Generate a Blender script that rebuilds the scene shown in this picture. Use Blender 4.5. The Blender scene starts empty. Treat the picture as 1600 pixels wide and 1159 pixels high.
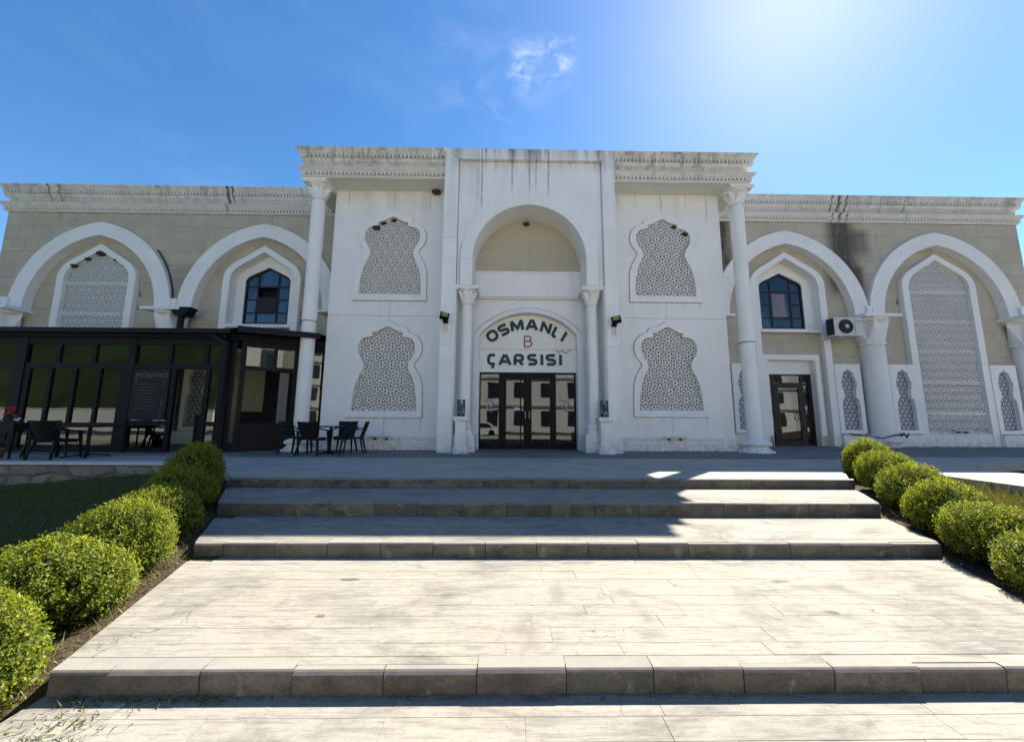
import bpy, math, random
import numpy as np
from math import sin, cos, pi, radians, sqrt
from mathutils import Vector, Matrix
random.seed(7); np.random.seed(7)
S = bpy.context.scene
COL = S.collection

# ------------------------------------------------------------------ camera
PITCH, YAW, ROLL, CAMZ = [radians(7.4275), radians(0.8207), radians(0.3163), 0.992]
cam_data = bpy.data.cameras.new('camera')
cam_data.sensor_fit = 'HORIZONTAL'; cam_data.sensor_width = 36.0
cam_data.lens = 36.0 * 561.42 / 1600.0
cam_data.clip_start = 0.05; cam_data.clip_end = 2000
cam = bpy.data.objects.new('camera', cam_data); COL.objects.link(cam)
fw = Vector((sin(YAW)*cos(PITCH), cos(YAW)*cos(PITCH), sin(PITCH)))
rt = Vector((cos(YAW), -sin(YAW), 0)); up = rt.cross(fw)
r2 = rt*cos(ROLL) + up*sin(ROLL); u2 = -rt*sin(ROLL) + up*cos(ROLL)
cam.matrix_world = Matrix(((r2.x, u2.x, -fw.x, 0), (r2.y, u2.y, -fw.y, 0), (r2.z, u2.z, -fw.z, CAMZ), (0, 0, 0, 1)))
S.camera = cam

# ------------------------------------------------------------------ light
SUN = Vector((0.618, 0.63, 1.0)).normalized()
SUN_EL = math.asin(SUN.z); SUN_ROT = math.atan2(SUN.x, SUN.y)
sl = bpy.data.lights.new('sun', 'SUN'); sl.energy = 5.0; sl.angle = radians(0.55); sl.color = (1.0, 0.94, 0.83)
so = bpy.data.objects.new('sun', sl); COL.objects.link(so)
so.rotation_euler = SUN.to_track_quat('Z', 'Y').to_euler(); so.location = (10, 10, 30)
W = bpy.data.worlds.new('World'); S.world = W; W.use_nodes = True
nt = W.node_tree; nt.nodes.clear()
def wn(t): return nt.nodes.new(t)
sky = wn('ShaderNodeTexSky'); sky.sky_type = 'NISHITA'; sky.sun_disc = False
sky.sun_elevation = SUN_EL; sky.sun_rotation = SUN_ROT
sky.air_density = 1.0; sky.dust_density = 0.21; sky.ozone_density = 2.2
hs = wn('ShaderNodeHueSaturation'); hs.inputs['Saturation'].default_value = 1.27; hs.inputs['Value'].default_value = 1.0
nt.links.new(sky.outputs[0], hs.inputs['Color'])
tc = wn('ShaderNodeTexCoord')
# thin wisps of cloud at their own place in the sky
def cloud(direction, radius, scale, seedv):
    d = Vector(direction).normalized()
    dist = wn('ShaderNodeVectorMath'); dist.operation = 'DISTANCE'; dist.inputs[1].default_value = d
    nt.links.new(tc.outputs['Generated'], dist.inputs[0])
    mr = wn('ShaderNodeMapRange'); mr.inputs[1].default_value = radius; mr.inputs[2].default_value = radius*0.15
    mr.clamp = True
    nt.links.new(dist.outputs['Value'], mr.inputs[0])
    mp = wn('ShaderNodeMapping'); mp.inputs['Location'].default_value = (seedv, 0, 0); mp.inputs['Rotation'].default_value = (0, 0.6, 0.3)
    mp.inputs['Scale'].default_value = (1, 1, 2.2)
    nt.links.new(tc.outputs['Generated'], mp.inputs[0])
    nz = wn('ShaderNodeTexNoise'); nz.inputs['Scale'].default_value = scale; nz.inputs['Detail'].default_value = 9; nz.inputs['Roughness'].default_value = 0.62
    nz.inputs['Distortion'].default_value = 0.8
    nt.links.new(mp.outputs[0], nz.inputs['Vector'])
    m2 = wn('ShaderNodeMapRange'); m2.inputs[1].default_value = 0.47; m2.inputs[2].default_value = 0.78; m2.clamp = True
    nt.links.new(nz.outputs[0], m2.inputs[0])
    mu = wn('ShaderNodeMath'); mu.operation = 'MULTIPLY'
    nt.links.new(mr.outputs[0], mu.inputs[0]); nt.links.new(m2.outputs[0], mu.inputs[1])
    return mu.outputs[0]
def pixdir(x, y):
    return (r2*((x-800)/561.42) - u2*((y-579.5)/561.42) + fw).normalized()
cl = [cloud(pixdir(868, 92), 0.058, 15.0, 0.0), cloud(pixdir(824, 103), 0.055, 17.0, 3.0), cloud(pixdir(770, 140), 0.20, 8.0, 5.0), cloud(pixdir(310, 190), 0.8, 2.6, 9.0)]
gains = [0.5, 0.4, 0.10, 0.04]
prev = hs.outputs[0]
for c, g in zip(cl, gains):
    mm = wn('ShaderNodeMath'); mm.operation = 'MULTIPLY'; mm.inputs[1].default_value = g; mm.use_clamp = True
    nt.links.new(c, mm.inputs[0])
    mx = wn('ShaderNodeMixRGB'); mx.inputs[2].default_value = (9.0, 9.2, 9.6, 1)
    nt.links.new(mm.outputs[0], mx.inputs[0]); nt.links.new(prev, mx.inputs[1]); prev = mx.outputs[0]
bg = wn('ShaderNodeBackground'); bg.inputs['Strength'].default_value = 0.065
nt.links.new(prev, bg.inputs['Color'])
ow = wn('ShaderNodeOutputWorld'); nt.links.new(bg.outputs[0], ow.inputs['Surface'])
S.view_settings.view_transform = 'Standard'; S.view_settings.look = 'None'
S.view_settings.exposure = 1.7; S.view_settings.gamma = 1.0; S.view_settings.use_curve_mapping = False
S.render.engine = 'CYCLES'
S.cycles.max_bounces = 8; S.cycles.transparent_max_bounces = 12

# ------------------------------------------------------------------ materials
class NB:
    def __init__(s, name):
        s.m = bpy.data.materials.new(name); s.m.use_nodes = True
        s.t = s.m.node_tree; s.b = s.t.nodes['Principled BSDF']; s.out = s.t.nodes['Material Output']
        s.geo = s.n('ShaderNodeNewGeometry'); s.oi = s.n('ShaderNodeObjectInfo')
    def n(s, t): return s.t.nodes.new(t)
    def l(s, a, b): s.t.links.new(a, b)
    def noise(s, scale, detail=5, rough=0.55, stretch=(1, 1, 1), loc=(0, 0, 0), dist=0.0, rnd=0.0):
        mp = s.n('ShaderNodeMapping'); mp.inputs['Scale'].default_value = stretch; mp.inputs['Location'].default_value = loc
        s.l(s.geo.outputs['Position'], mp.inputs[0])
        v = mp.outputs[0]
        if rnd:
            ad = s.n('ShaderNodeVectorMath'); ad.operation = 'MULTIPLY_ADD'
            ad.inputs[1].default_value = (1, 1, 1)
            cx = s.n('ShaderNodeCombineXYZ'); k = s.math('MULTIPLY', s.oi.outputs['Random'], rnd)
            for i in range(3): s.l(k, cx.inputs[i])
            s.l(v, ad.inputs[0]); s.l(cx.outputs[0], ad.inputs[2]); v = ad.outputs[0]
        z = s.n('ShaderNodeTexNoise'); z.inputs['Scale'].default_value = scale; z.inputs['Detail'].default_value = detail
        z.inputs['Roughness'].default_value = rough; z.inputs['Distortion'].default_value = dist
        s.l(v, z.inputs['Vector']); return z.outputs[0]
    def ramp(s, v, a, b, lo=0.0, hi=1.0):
        m = s.n('ShaderNodeMapRange'); m.clamp = True
        m.inputs[1].default_value = a; m.inputs[2].default_value = b; m.inputs[3].default_value = lo; m.inputs[4].default_value = hi
        s.l(v, m.inputs[0]); return m.outputs[0]
    def math(s, op, a, b=None, clamp=False):
        m = s.n('ShaderNodeMath'); m.operation = op; m.use_clamp = clamp
        for i, v in enumerate((a, b)):
            if v is None: continue
            if isinstance(v, (int, float)): m.inputs[i].default_value = v
            else: s.l(v, m.inputs[i])
        return m.outputs[0]
    def mix(s, f, a, b, mode='MIX'):
        m = s.n('ShaderNodeMixRGB'); m.blend_type = mode
        for i, v in enumerate((f, a, b)):
            if isinstance(v, (int, float)): m.inputs[i].default_value = v
            elif isinstance(v, tuple): m.inputs[i].default_value = v if len(v) == 4 else v + (1,)
            else: s.l(v, m.inputs[i])
        return m.outputs[0]
    def pos(s, i):
        x = s.n('ShaderNodeSeparateXYZ'); s.l(s.geo.outputs['Position'], x.inputs[0]); return x.outputs[i]
    def bump(s, h, strength=0.3, dist=0.01):
        b = s.n('ShaderNodeBump'); b.inputs['Strength'].default_value = strength; b.inputs['Distance'].default_value = dist
        s.l(h, b.inputs['Height']); s.l(b.outputs[0], s.b.inputs['Normal'])
    def done(s, color, rough=0.8, spec=0.3, metal=0.0):
        if isinstance(color, tuple): s.b.inputs['Base Color'].default_value = color if len(color) == 4 else color + (1,)
        else: s.l(color, s.b.inputs['Base Color'])
        if isinstance(rough, (int, float)): s.b.inputs['Roughness'].default_value = rough
        else: s.l(rough, s.b.inputs['Roughness'])
        s.b.inputs['Specular IOR Level'].default_value = spec; s.b.inputs['Metallic'].default_value = metal
        return s.m

def white_mat(name, base=(0.82, 0.805, 0.775), stains=(), bumps=0.25, lines=()):
    """old painted precast: mottled, faint runs; stains = [(z_top, z_bottom, amount, colour, x scale)]"""
    k = NB(name)
    mot = k.noise(1.3, 6, 0.6); fine = k.noise(55, 3, 0.6)
    c = k.mix(k.ramp(mot, 0.3, 0.75), base, tuple(v*0.90 for v in base))
    c = k.mix(k.ramp(fine, 0.35, 0.7, 0.0, 0.10), c, (0.45, 0.45, 0.44))
    runs = k.noise(3.2, 5, 0.7, (2.6, 2.6, 0.10))
    c = k.mix(k.ramp(runs, 0.56, 0.80, 0.0, 0.28), c, (0.36, 0.35, 0.32))
    spots = k.noise(9, 4, 0.7)
    c = k.mix(k.ramp(spots, 0.66, 0.80, 0.0, 0.22), c, (0.30, 0.28, 0.25))
    low = k.ramp(k.pos(2), 0.55, 0.0, 0.0, 1.0)
    c = k.mix(k.math('MULTIPLY', low, k.ramp(k.noise(6, 5, 0.7), 0.38, 0.7, 0.0, 0.65)), c, (0.20, 0.18, 0.15))
    for i, (zt, zb, amt, colr, xs) in enumerate(stains):
        f = k.ramp(k.pos(2), zb, zt, 0.0, 1.0)
        nn = k.noise(xs, 6, 0.72, (1, 1, 0.055), (i*3.7, 0, 0))
        big = k.ramp(k.noise(0.55, 2, 0.5, (1, 1, 0.1), (i*5.1+2, 0, 0)), 0.36, 0.55)
        v = k.math('MULTIPLY', k.math('MULTIPLY', f, k.ramp(nn, 0.47, 0.60)), big)
        c = k.mix(k.math('MULTIPLY', v, amt), c, colr)
    for (x0, w, zt, zb, amt, colr) in lines:      # single rain runs
        wob = k.math('MULTIPLY', k.math('SUBTRACT', k.noise(1.6, 3, 0.6, (0.01, 0.01, 1), (x0*9, 0, 0)), 0.5), 0.016)
        dx = k.math('ABSOLUTE', k.math('SUBTRACT', k.math('ADD', k.pos(0), wob), x0))
        f = k.math('MULTIPLY', k.ramp(dx, w, w*0.25), k.math('MULTIPLY', k.ramp(k.pos(2), zb, zb+0.5), k.ramp(k.pos(2), zt+0.05, zt)))
        f = k.math('MULTIPLY', f, k.ramp(k.noise(7, 5, 0.75, (2, 2, 0.5), (x0, 0, 0)), 0.28, 0.55))
        c = k.mix(k.math('MULTIPLY', f, amt), c, colr)
    k.bump(k.noise(70, 4, 0.6), bumps, 0.004)
    return k.done(c, 0.78, 0.25)
M = {}
M['white'] = white_mat('white_render')
M['white_wall'] = white_mat('white_wall_render', (0.81, 0.795, 0.77), [(8.6, 7.2, 0.35, (0.34, 0.33, 0.29), 2.2)], lines=[(-4.89, 0.03, 1.0, 0.63, 0.6, (0.3, 0.275, 0.23)), (-4.54, 0.02, 1.0, 0.73, 0.5, (0.3, 0.275, 0.23)), (-4.09, 0.05, 1.0, 0.68, 0.45, (0.3, 0.275, 0.23)), (-3.75, 0.018, 1.0, 0.53, 0.6, (0.3, 0.275, 0.23)), (-3.17, 0.03, 1.0, 0.68, 0.5, (0.3, 0.275, 0.23)), (-2.67, 0.03, 1.0, 0.58, 0.65, (0.3, 0.275, 0.23)), (-4.89, 0.03, 4.72, 4.36, 0.6, (0.3, 0.275, 0.23)), (-4.54, 0.02, 4.72, 4.46, 0.5, (0.3, 0.275, 0.23)), (-4.09, 0.05, 4.72, 4.41, 0.45, (0.3, 0.275, 0.23)), (-3.75, 0.018, 4.72, 4.25, 0.6, (0.3, 0.275, 0.23)), (-3.17, 0.03, 4.72, 4.41, 0.5, (0.3, 0.275, 0.23)), (-2.67, 0.03, 4.72, 4.3, 0.65, (0.3, 0.275, 0.23)), (4.06, 0.03, 1.06, 0.69, 0.6, (0.3, 0.275, 0.23)), (4.41, 0.02, 1.06, 0.79, 0.5, (0.3, 0.275, 0.23)), (4.86, 0.05, 1.06, 0.74, 0.45, (0.3, 0.275, 0.23)), (5.21, 0.018, 1.06, 0.59, 0.6, (0.3, 0.275, 0.23)), (5.78, 0.03, 1.06, 0.74, 0.5, (0.3, 0.275, 0.23)), (6.28, 0.03, 1.06, 0.64, 0.65, (0.3, 0.275, 0.23)), (4.06, 0.03, 4.76, 4.39, 0.6, (0.3, 0.275, 0.23)), (4.41, 0.02, 4.76, 4.49, 0.5, (0.3, 0.275, 0.23)), (4.86, 0.05, 4.76, 4.44, 0.45, (0.3, 0.275, 0.23)), (5.21, 0.018, 4.76, 4.29, 0.6, (0.3, 0.275, 0.23)), (5.78, 0.03, 4.76, 4.44, 0.5, (0.3, 0.275, 0.23)), (6.28, 0.03, 4.76, 4.34, 0.65, (0.3, 0.275, 0.23)), (-5.3, 0.04, 8.6, 7.7, 0.55, (0.34, 0.31, 0.25)), (-4.7, 0.025, 8.6, 8.0, 0.55, (0.34, 0.31, 0.25)), (-3.8, 0.03, 8.6, 7.8, 0.55, (0.34, 0.31, 0.25)), (-2.6, 0.05, 8.6, 7.6, 0.55, (0.34, 0.31, 0.25)), (-2.3, 0.03, 8.6, 7.9, 0.55, (0.34, 0.31, 0.25)), (3.7, 0.04, 8.6, 7.8, 0.55, (0.34, 0.31, 0.25)), (4.3, 0.03, 8.6, 8.0, 0.55, (0.34, 0.31, 0.25)), (5.17, 0.035, 8.6, 7.7, 0.55, (0.34, 0.31, 0.25)), (6.0, 0.04, 8.6, 7.9, 0.55, (0.34, 0.31, 0.25)), (6.7, 0.05, 8.6, 7.5, 0.55, (0.34, 0.31, 0.25))])
M['portal'] = white_mat('white_portal_render', (0.82, 0.805, 0.78), [(9.5, 8.75, 0.85, (0.20, 0.12, 0.06), 1.6), (9.45, 8.6, 0.75, (0.07, 0.065, 0.06), 4.0), (9.3, 6.2, 0.5, (0.26, 0.24, 0.21), 2.4)], lines=[(-0.83, 0.03, 9.45, 7.3, 0.8, (0.16, 0.10, 0.05)), (-0.72, 0.07, 9.45, 8.9, 0.8, (0.22, 0.10, 0.03)), (-0.95, 0.02, 9.4, 7.4, 0.5, (0.2, 0.17, 0.13)), (0.12, 0.03, 9.45, 7.9, 0.8, (0.14, 0.10, 0.06)), (0.05, 0.09, 9.45, 8.95, 0.75, (0.22, 0.12, 0.05)), (0.67, 0.025, 9.45, 7.9, 0.9, (0.19, 0.155, 0.11)), (0.88, 0.025, 9.45, 7.95, 0.9, (0.19, 0.155, 0.11)), (1.27, 0.03, 9.45, 7.8, 0.9, (0.19, 0.155, 0.11)), (1.22, 0.12, 9.45, 9.0, 0.5, (0.2, 0.15, 0.1)), (2.45, 0.08, 9.45, 9.0, 0.5, (0.2, 0.17, 0.13)), (-0.3, 0.06, 9.45, 9.0, 0.5, (0.2, 0.13, 0.08))])
M['cornice'] = white_mat('weathered_cornice', (0.74, 0.715, 0.665), [(9.5, 8.4, 0.62, (0.06, 0.055, 0.05), 4.2), (9.55, 9.15, 0.55, (0.08, 0.075, 0.065), 11.0), (9.5, 8.3, 0.35, (0.20, 0.16, 0.11), 5.0)])
M['cornice_wing'] = white_mat('weathered_wing_cornice', (0.74, 0.715, 0.665), [(10.1, 8.7, 0.5, (0.06, 0.058, 0.055), 4.0), (10.05, 9.6, 0.5, (0.08, 0.075, 0.065), 9.0), (10.0, 8.7, 0.3, (0.20, 0.16, 0.11), 5.0)], lines=[(13.3, 0.10, 9.95, 8.6, 1.0, (0.03, 0.03, 0.03)), (13.6, 0.06, 9.95, 8.6, 1.0, (0.03, 0.03, 0.03)), (13.0, 0.05, 9.95, 8.6, 0.9, (0.03, 0.03, 0.03)), (-11.0, 0.09, 9.95, 8.8, 1.0, (0.03, 0.03, 0.03)), (-10.8, 0.06, 9.95, 9.1, 1.0, (0.03, 0.03, 0.03)), (-17.9, 0.06, 9.95, 9.1, 1.0, (0.04, 0.04, 0.04)), (-17.5, 0.05, 9.95, 9.1, .9, (0.04, 0.04, 0.04)), (16.0, 0.03, 9.95, 8.7, 1.0, (0.04, 0.04, 0.04)), (20.3, 0.3, 9.95, 9.3, .6, (0.08, 0.08, 0.07))])
M['lattice'] = white_mat('lattice_cast', (0.82, 0.79, 0.74))
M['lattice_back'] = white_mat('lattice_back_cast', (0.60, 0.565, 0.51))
M['cream'] = white_mat('cream_render', (0.82, 0.79, 0.70))

def stone_mat():
    k = NB('beige_stone')
    c = k.mix(k.oi.outputs['Random'], (0.585, 0.525, 0.415), (0.53, 0.472, 0.37))
    c = k.mix(k.ramp(k.noise(1.1, 5, 0.6, rnd=3.0), 0.35, 0.7), c, (0.47, 0.415, 0.32))
    g = k.noise(42, 5, 0.75)
    c = k.mix(k.ramp(g, 0.36, 0.66, 0.0, 0.42), c, (0.20, 0.165, 0.11))
    c = k.mix(k.ramp(k.noise(90, 2, 0.5), 0.55, 0.7, 0, 0.3), c, (0.55, 0.50, 0.41))
    # black rain stains, each with a place of its own: below the cornice joint and in the corner by the centre block
    px, pz = k.pos(0), k.pos(2)
    for x0, w, zt, zb, amt in [(13.35, 0.75, 9.0, 5.6, 0.9), (14.1, 0.55, 8.4, 7.0, 0.6), (8.45, 0.6, 9.2, 6.0, 0.95), (-6.05, 0.35, 9.0, 6.6, 0.8), (13.8, 0.5, 6.9, 5.0, 0.8), (-12.5, 0.5, 6.6, 5.0, 0.35), (-17.5, 0.15, 8.9, 8.3, .5)]:
        dx = k.math('ABSOLUTE', k.math('SUBTRACT', px, x0))
        fx = k.ramp(dx, w, w*0.35)
        fz = k.math('MULTIPLY', k.ramp(pz, zb, zb+0.8), k.ramp(pz, zt+0.3, zt))
        nn = k.ramp(k.noise(3.0, 7, 0.75, (1.5, 1.5, 0.28), (x0*3, 0, 0)), 0.27, 0.44)
        nm = k.ramp(k.noise(26, 4, 0.7), 0.22, 0.48)
        f = k.math('MULTIPLY', k.math('MULTIPLY', fx, fz), k.math('MULTIPLY', nn, nm))
        c = k.mix(k.math('MULTIPLY', f, amt), c, (0.035, 0.034, 0.033))
    runs = k.noise(2.2, 5, 0.7, (2.2, 2.2, 0.12))
    c = k.mix(k.ramp(runs, 0.58, 0.78, 0.0, 0.45), c, (0.17, 0.155, 0.13))
    k.bump(g, 0.5, 0.006)
    return k.done(c, 0.9, 0.15)
M['stone'] = stone_mat()
def simple(name, col, rough=0.6, spec=0.3, metal=0.0, var=0.15, scale=8):
    k = NB(name)
    c = k.mix(k.ramp(k.noise(scale, 4, 0.6), 0.3, 0.7), col, tuple(v*(1-var) for v in col))
    return k.done(c, rough, spec, metal)
M['recess_shade'] = simple('painted_recess_shade', (0.40, 0.38, 0.34), 0.95, 0.1, var=0.5, scale=3)  # dark colour painted for shade behind dentils and along frame edges
M['mortar'] = simple('joint_mortar', (0.17, 0.15, 0.12), 0.95, 0.1)
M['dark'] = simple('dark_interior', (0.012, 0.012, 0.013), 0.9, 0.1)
M['metal'] = simple('anthracite_metal', (0.007, 0.0075, 0.009), 0.55, 0.18)
M['door_metal'] = simple('dark_brown_metal', (0.006, 0.005, 0.005), 0.5, 0.15)
M['brown'] = simple('brown_metal', (0.017, 0.010, 0.009), 0.45, 0.3)
M['roof'] = simple('dark_roof_sheet', (0.010, 0.011, 0.014), 0.6, 0.2)
M['grey'] = simple('grey_plastic', (0.58, 0.58, 0.56), 0.5, 0.35)
M['fan'] = simple('dark_fan', (0.03, 0.03, 0.032), 0.5)
M['led'] = simple('led_lens', (0.42, 0.34, 0.10), 0.3, 0.5)
M['black'] = simple('black_plastic', (0.006, 0.006, 0.007), 0.55, 0.2)
M['cable'] = simple('black_cable', (0.02, 0.02, 0.02), 0.6)
M['green_letter'] = simple('dark_green_letter', (0.008, 0.042, 0.034), 0.45, 0.35, var=0.05)
M['red_letter'] = simple('red_letter', (0.33, 0.012, 0.03), 0.45, 0.35, var=0.05)
M['em_blue'] = simple('emblem_blue', (0.05, 0.10, 0.22), 0.5)
M['em_white'] = simple('emblem_grey', (0.36, 0.42, 0.46), 0.5)
M['paper'] = simple('paper', (0.55, 0.62, 0.72), 0.6)
M['chalk'] = simple('chalk', (0.16, 0.16, 0.15), 0.95)
M['board'] = simple('blackboard', (0.016, 0.016, 0.017), 0.7)
M['curtain'] = simple('curtain_cloth', (0.34, 0.20, 0.165), 0.9)
M['nest'] = simple('mud_nest', (0.085, 0.062, 0.045), 0.95, 0.1, var=0.6, scale=30)
M['terracotta'] = simple('terracotta', (0.30, 0.13, 0.06), 0.8)
M['red_flower'] = simple('red_petal', (0.45, 0.02, 0.02), 0.6)
M['white_flower'] = simple('white_petal', (0.7, 0.7, 0.66), 0.6)
M['twig'] = simple('dry_twig', (0.07, 0.045, 0.028), 0.9)
M['soil'] = simple('soil', (0.075, 0.055, 0.038), 0.95, 0.1, var=0.5, scale=14)
M['curtain_grey'] = simple('pale_curtain', (0.16, 0.15, 0.135), 0.9)
M['coping'] = simple('coping_stone', (0.55, 0.54, 0.52), 0.8)

def glass_mat(name, refl, tint, ior=1.6, rough=0.015):
    k = NB(name)
    tr = k.n('ShaderNodeBsdfTransparent'); tr.inputs[0].default_value = tint + (1,)
    gl = k.n('ShaderNodeBsdfGlossy'); gl.inputs['Roughness'].default_value = rough; gl.inputs[0].default_value = (0.9, 0.93, 0.95, 1)
    fr = k.n('ShaderNodeFresnel'); fr.inputs[0].default_value = ior
    nz = k.noise(0.9, 1, 0.4, rnd=5.0); bp = k.n('ShaderNodeBump'); bp.inputs['Strength'].default_value = 0.10; bp.inputs['Distance'].default_value = 0.03
    k.l(nz, bp.inputs['Height']); k.l(bp.outputs[0], gl.inputs['Normal'])
    f = k.math('ADD', fr.outputs[0], refl, True)
    mx = k.n('ShaderNodeMixShader'); k.l(f, mx.inputs[0]); k.l(tr.outputs[0], mx.inputs[1]); k.l(gl.outputs[0], mx.inputs[2])
    k.l(mx.outputs[0], k.out.inputs['Surface']); k.t.nodes.remove(k.b)
    return k.m
M['glass'] = glass_mat('window_glass', 0.02, (0.30, 0.30, 0.32))
M['cafe_glass'] = glass_mat('cafe_glass', 0.015, (0.74, 0.78, 0.68))
M['jar_glass'] = glass_mat('jar_glass', 0.02, (0.93, 0.95, 0.95), 1.3)

def concrete_mat(name, base, dark, warm, chips=(), stains=()):
    k = NB(name)
    c = k.mix(k.ramp(k.noise(0.8, 6, 0.62), 0.35, 0.68), base, warm)
    c = k.mix(k.math('MULTIPLY', k.oi.outputs['Random'], 0.25), c, tuple(v*0.88 for v in base))
    grain = k.noise(9, 6, 0.7, (0.35, 5.0, 1), rnd=4.0)
    c = k.mix(k.ramp(grain, 0.50, 0.64, 0.0, 0.55), c, dark)
    c = k.mix(k.ramp(k.noise(22, 4, 0.75, (1, 1.6, 1)), 0.52, 0.68, 0.0, 0.35), c, dark)
    pat = k.noise(1.25, 7, 0.68, (0.8, 1.25, 1), (3, 1, 0), 0.6)
    c = k.mix(k.math('MULTIPLY', k.ramp(pat, 0.49, 0.62), k.ramp(k.noise(11, 5, 0.7, (0.5, 2.5, 1)), 0.33, 0.58, 0.10, 0.75)), c, dark)
    blot = k.noise(5, 5, 0.7)
    c = k.mix(k.ramp(blot, 0.70, 0.78, 0.0, 0.55), c, tuple(v*0.35 for v in base))
    vor = k.n('ShaderNodeTexVoronoi'); vor.inputs['Scale'].default_value = 26; vor.inputs['Randomness'].default_value = 1
    k.l(k.geo.outputs['Position'], vor.inputs['Vector'])
    sp = k.math('MULTIPLY', k.ramp(vor.outputs['Distance'], 0.13, 0.05), k.ramp(k.noise(3, 2, 0.5, (1, 1, 1), (7, 7, 0)), 0.56, 0.62))
    c = k.mix(k.math('MULTIPLY', sp, 0.8), c, (0.07, 0.06, 0.05))
    px, py = k.pos(0), k.pos(1)
    for lst, col_, amt, ed in ((stains, tuple(v*0.5 for v in base), 0.55, 0.1), (chips, (0.07, 0.06, 0.05), 0.75, 0.55)):
        for (x0, y0, ra, rb) in lst:
            wob = k.math('MULTIPLY', k.math('SUBTRACT', k.noise(9, 5, 0.7, (1, 1, 1), (x0, y0, 0)), 0.5), 2.6)
            dx = k.math('DIVIDE', k.math('SUBTRACT', px, x0), ra); dy = k.math('DIVIDE', k.math('SUBTRACT', py, y0), rb)
            d = k.math('SQRT', k.math('ADD', k.math('MULTIPLY', dx, dx), k.math('MULTIPLY', dy, dy)))
            f = k.ramp(k.math('ADD', d, wob), 1.0, ed)
            c = k.mix(k.math('MULTIPLY', f, amt), c, col_)
    crk = k.n('ShaderNodeTexVoronoi'); crk.feature = 'DISTANCE_TO_EDGE'; crk.inputs['Scale'].default_value = 0.75
    wv = k.n('ShaderNodeVectorMath'); wv.operation = 'ADD'
    nv = k.n('ShaderNodeTexNoise'); nv.inputs['Scale'].default_value = 2.5; nv.inputs['Detail'].default_value = 6
    k.l(k.geo.outputs['Position'], nv.inputs['Vector']); k.l(k.geo.outputs['Position'], wv.inputs[0]); k.l(nv.outputs['Color'], wv.inputs[1]); k.l(wv.outputs[0], crk.inputs['Vector'])
    cf = k.math('MULTIPLY', k.ramp(crk.outputs['Distance'], 0.004, 0.0015), k.ramp(k.noise(0.9, 2, 0.5, (1, 1, 1), (5, 9, 0)), 0.50, 0.56))
    c = k.mix(k.math('MULTIPLY', cf, 0.75), c, (0.06, 0.055, 0.05))
    h = k.math('ADD', k.math('MULTIPLY', grain, 0.7), k.math('MULTIPLY', k.noise(60, 4, 0.7), 0.5))
    k.bump(h, 0.5, 0.006)
    return k.done(c, 0.85, 0.25)
M['concrete'] = concrete_mat('stamped_concrete', (0.248, 0.233, 0.200), (0.102, 0.098, 0.090), (0.268, 0.241, 0.192), [(-1.43, 3.52, .09, .03), (-1.377, 2.91, .07, .035), (2.507, 3.47, .09, .032), (2.508, 2.936, .065, .04)], [(-.59, 3.33, .14, .05), (-.48, 3.22, .10, .05), (1.01, 3.27, .15, .06), (1.04, 3.10, .09, .09), (1.06, 2.90, .08, .12), (1.0, 2.67, .10, .12), (-.9, 2.85, .5, .12), (.15, 2.7, .16, .3), (.45, 3.3, .10, .3), (2.0, 4.33, .12, .05), (.25, 2.17, .2, .06), (.79, 2.12, .12, .12)])
M['bounce_paving'] = concrete_mat('added_pale_bounce_paving', (0.46, 0.43, 0.37), (0.30, 0.28, 0.25), (0.48, 0.43, 0.34))  # kept pale so the unseen paving bounces more light
M['plaza'] = concrete_mat('plaza_concrete', (0.36, 0.34, 0.30), (0.23, 0.22, 0.20), (0.38, 0.345, 0.285))
M['apron'] = concrete_mat('old_paving', (0.20, 0.19, 0.18), (0.10, 0.095, 0.09), (0.17, 0.16, 0.15))
def kerb_face():
    k = NB('kerb_stone_face')
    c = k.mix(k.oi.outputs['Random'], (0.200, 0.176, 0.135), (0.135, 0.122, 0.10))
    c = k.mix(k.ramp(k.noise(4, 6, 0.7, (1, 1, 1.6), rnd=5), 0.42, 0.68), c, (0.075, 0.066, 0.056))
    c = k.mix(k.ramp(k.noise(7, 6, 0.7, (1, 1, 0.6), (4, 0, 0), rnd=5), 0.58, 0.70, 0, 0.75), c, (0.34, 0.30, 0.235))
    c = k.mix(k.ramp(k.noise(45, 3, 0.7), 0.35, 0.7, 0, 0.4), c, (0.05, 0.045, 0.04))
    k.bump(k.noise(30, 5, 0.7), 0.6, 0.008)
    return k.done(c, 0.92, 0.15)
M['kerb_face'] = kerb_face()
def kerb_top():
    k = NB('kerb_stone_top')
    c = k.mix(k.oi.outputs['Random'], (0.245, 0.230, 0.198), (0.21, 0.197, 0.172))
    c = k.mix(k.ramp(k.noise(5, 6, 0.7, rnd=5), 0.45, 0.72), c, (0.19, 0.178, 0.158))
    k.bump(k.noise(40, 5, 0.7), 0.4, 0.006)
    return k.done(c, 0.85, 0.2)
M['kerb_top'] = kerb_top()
M['kerb_edge'] = simple('kerb_rounded_edge', (0.215, 0.182, 0.175), 0.8, 0.2, var=0.3)
def rock_mat():
    k = NB('field_stone')
    c = k.mix(k.oi.outputs['Random'], (0.34, 0.30, 0.25), (0.19, 0.175, 0.15))
    c = k.mix(k.ramp(k.noise(5, 6, 0.7, rnd=5), 0.4, 0.7), c, (0.16, 0.15, 0.115))
    k.bump(k.noise(12, 6, 0.7), 0.8, 0.03)
    return k.done(c, 0.95, 0.1)
M['rock'] = rock_mat()
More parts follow.
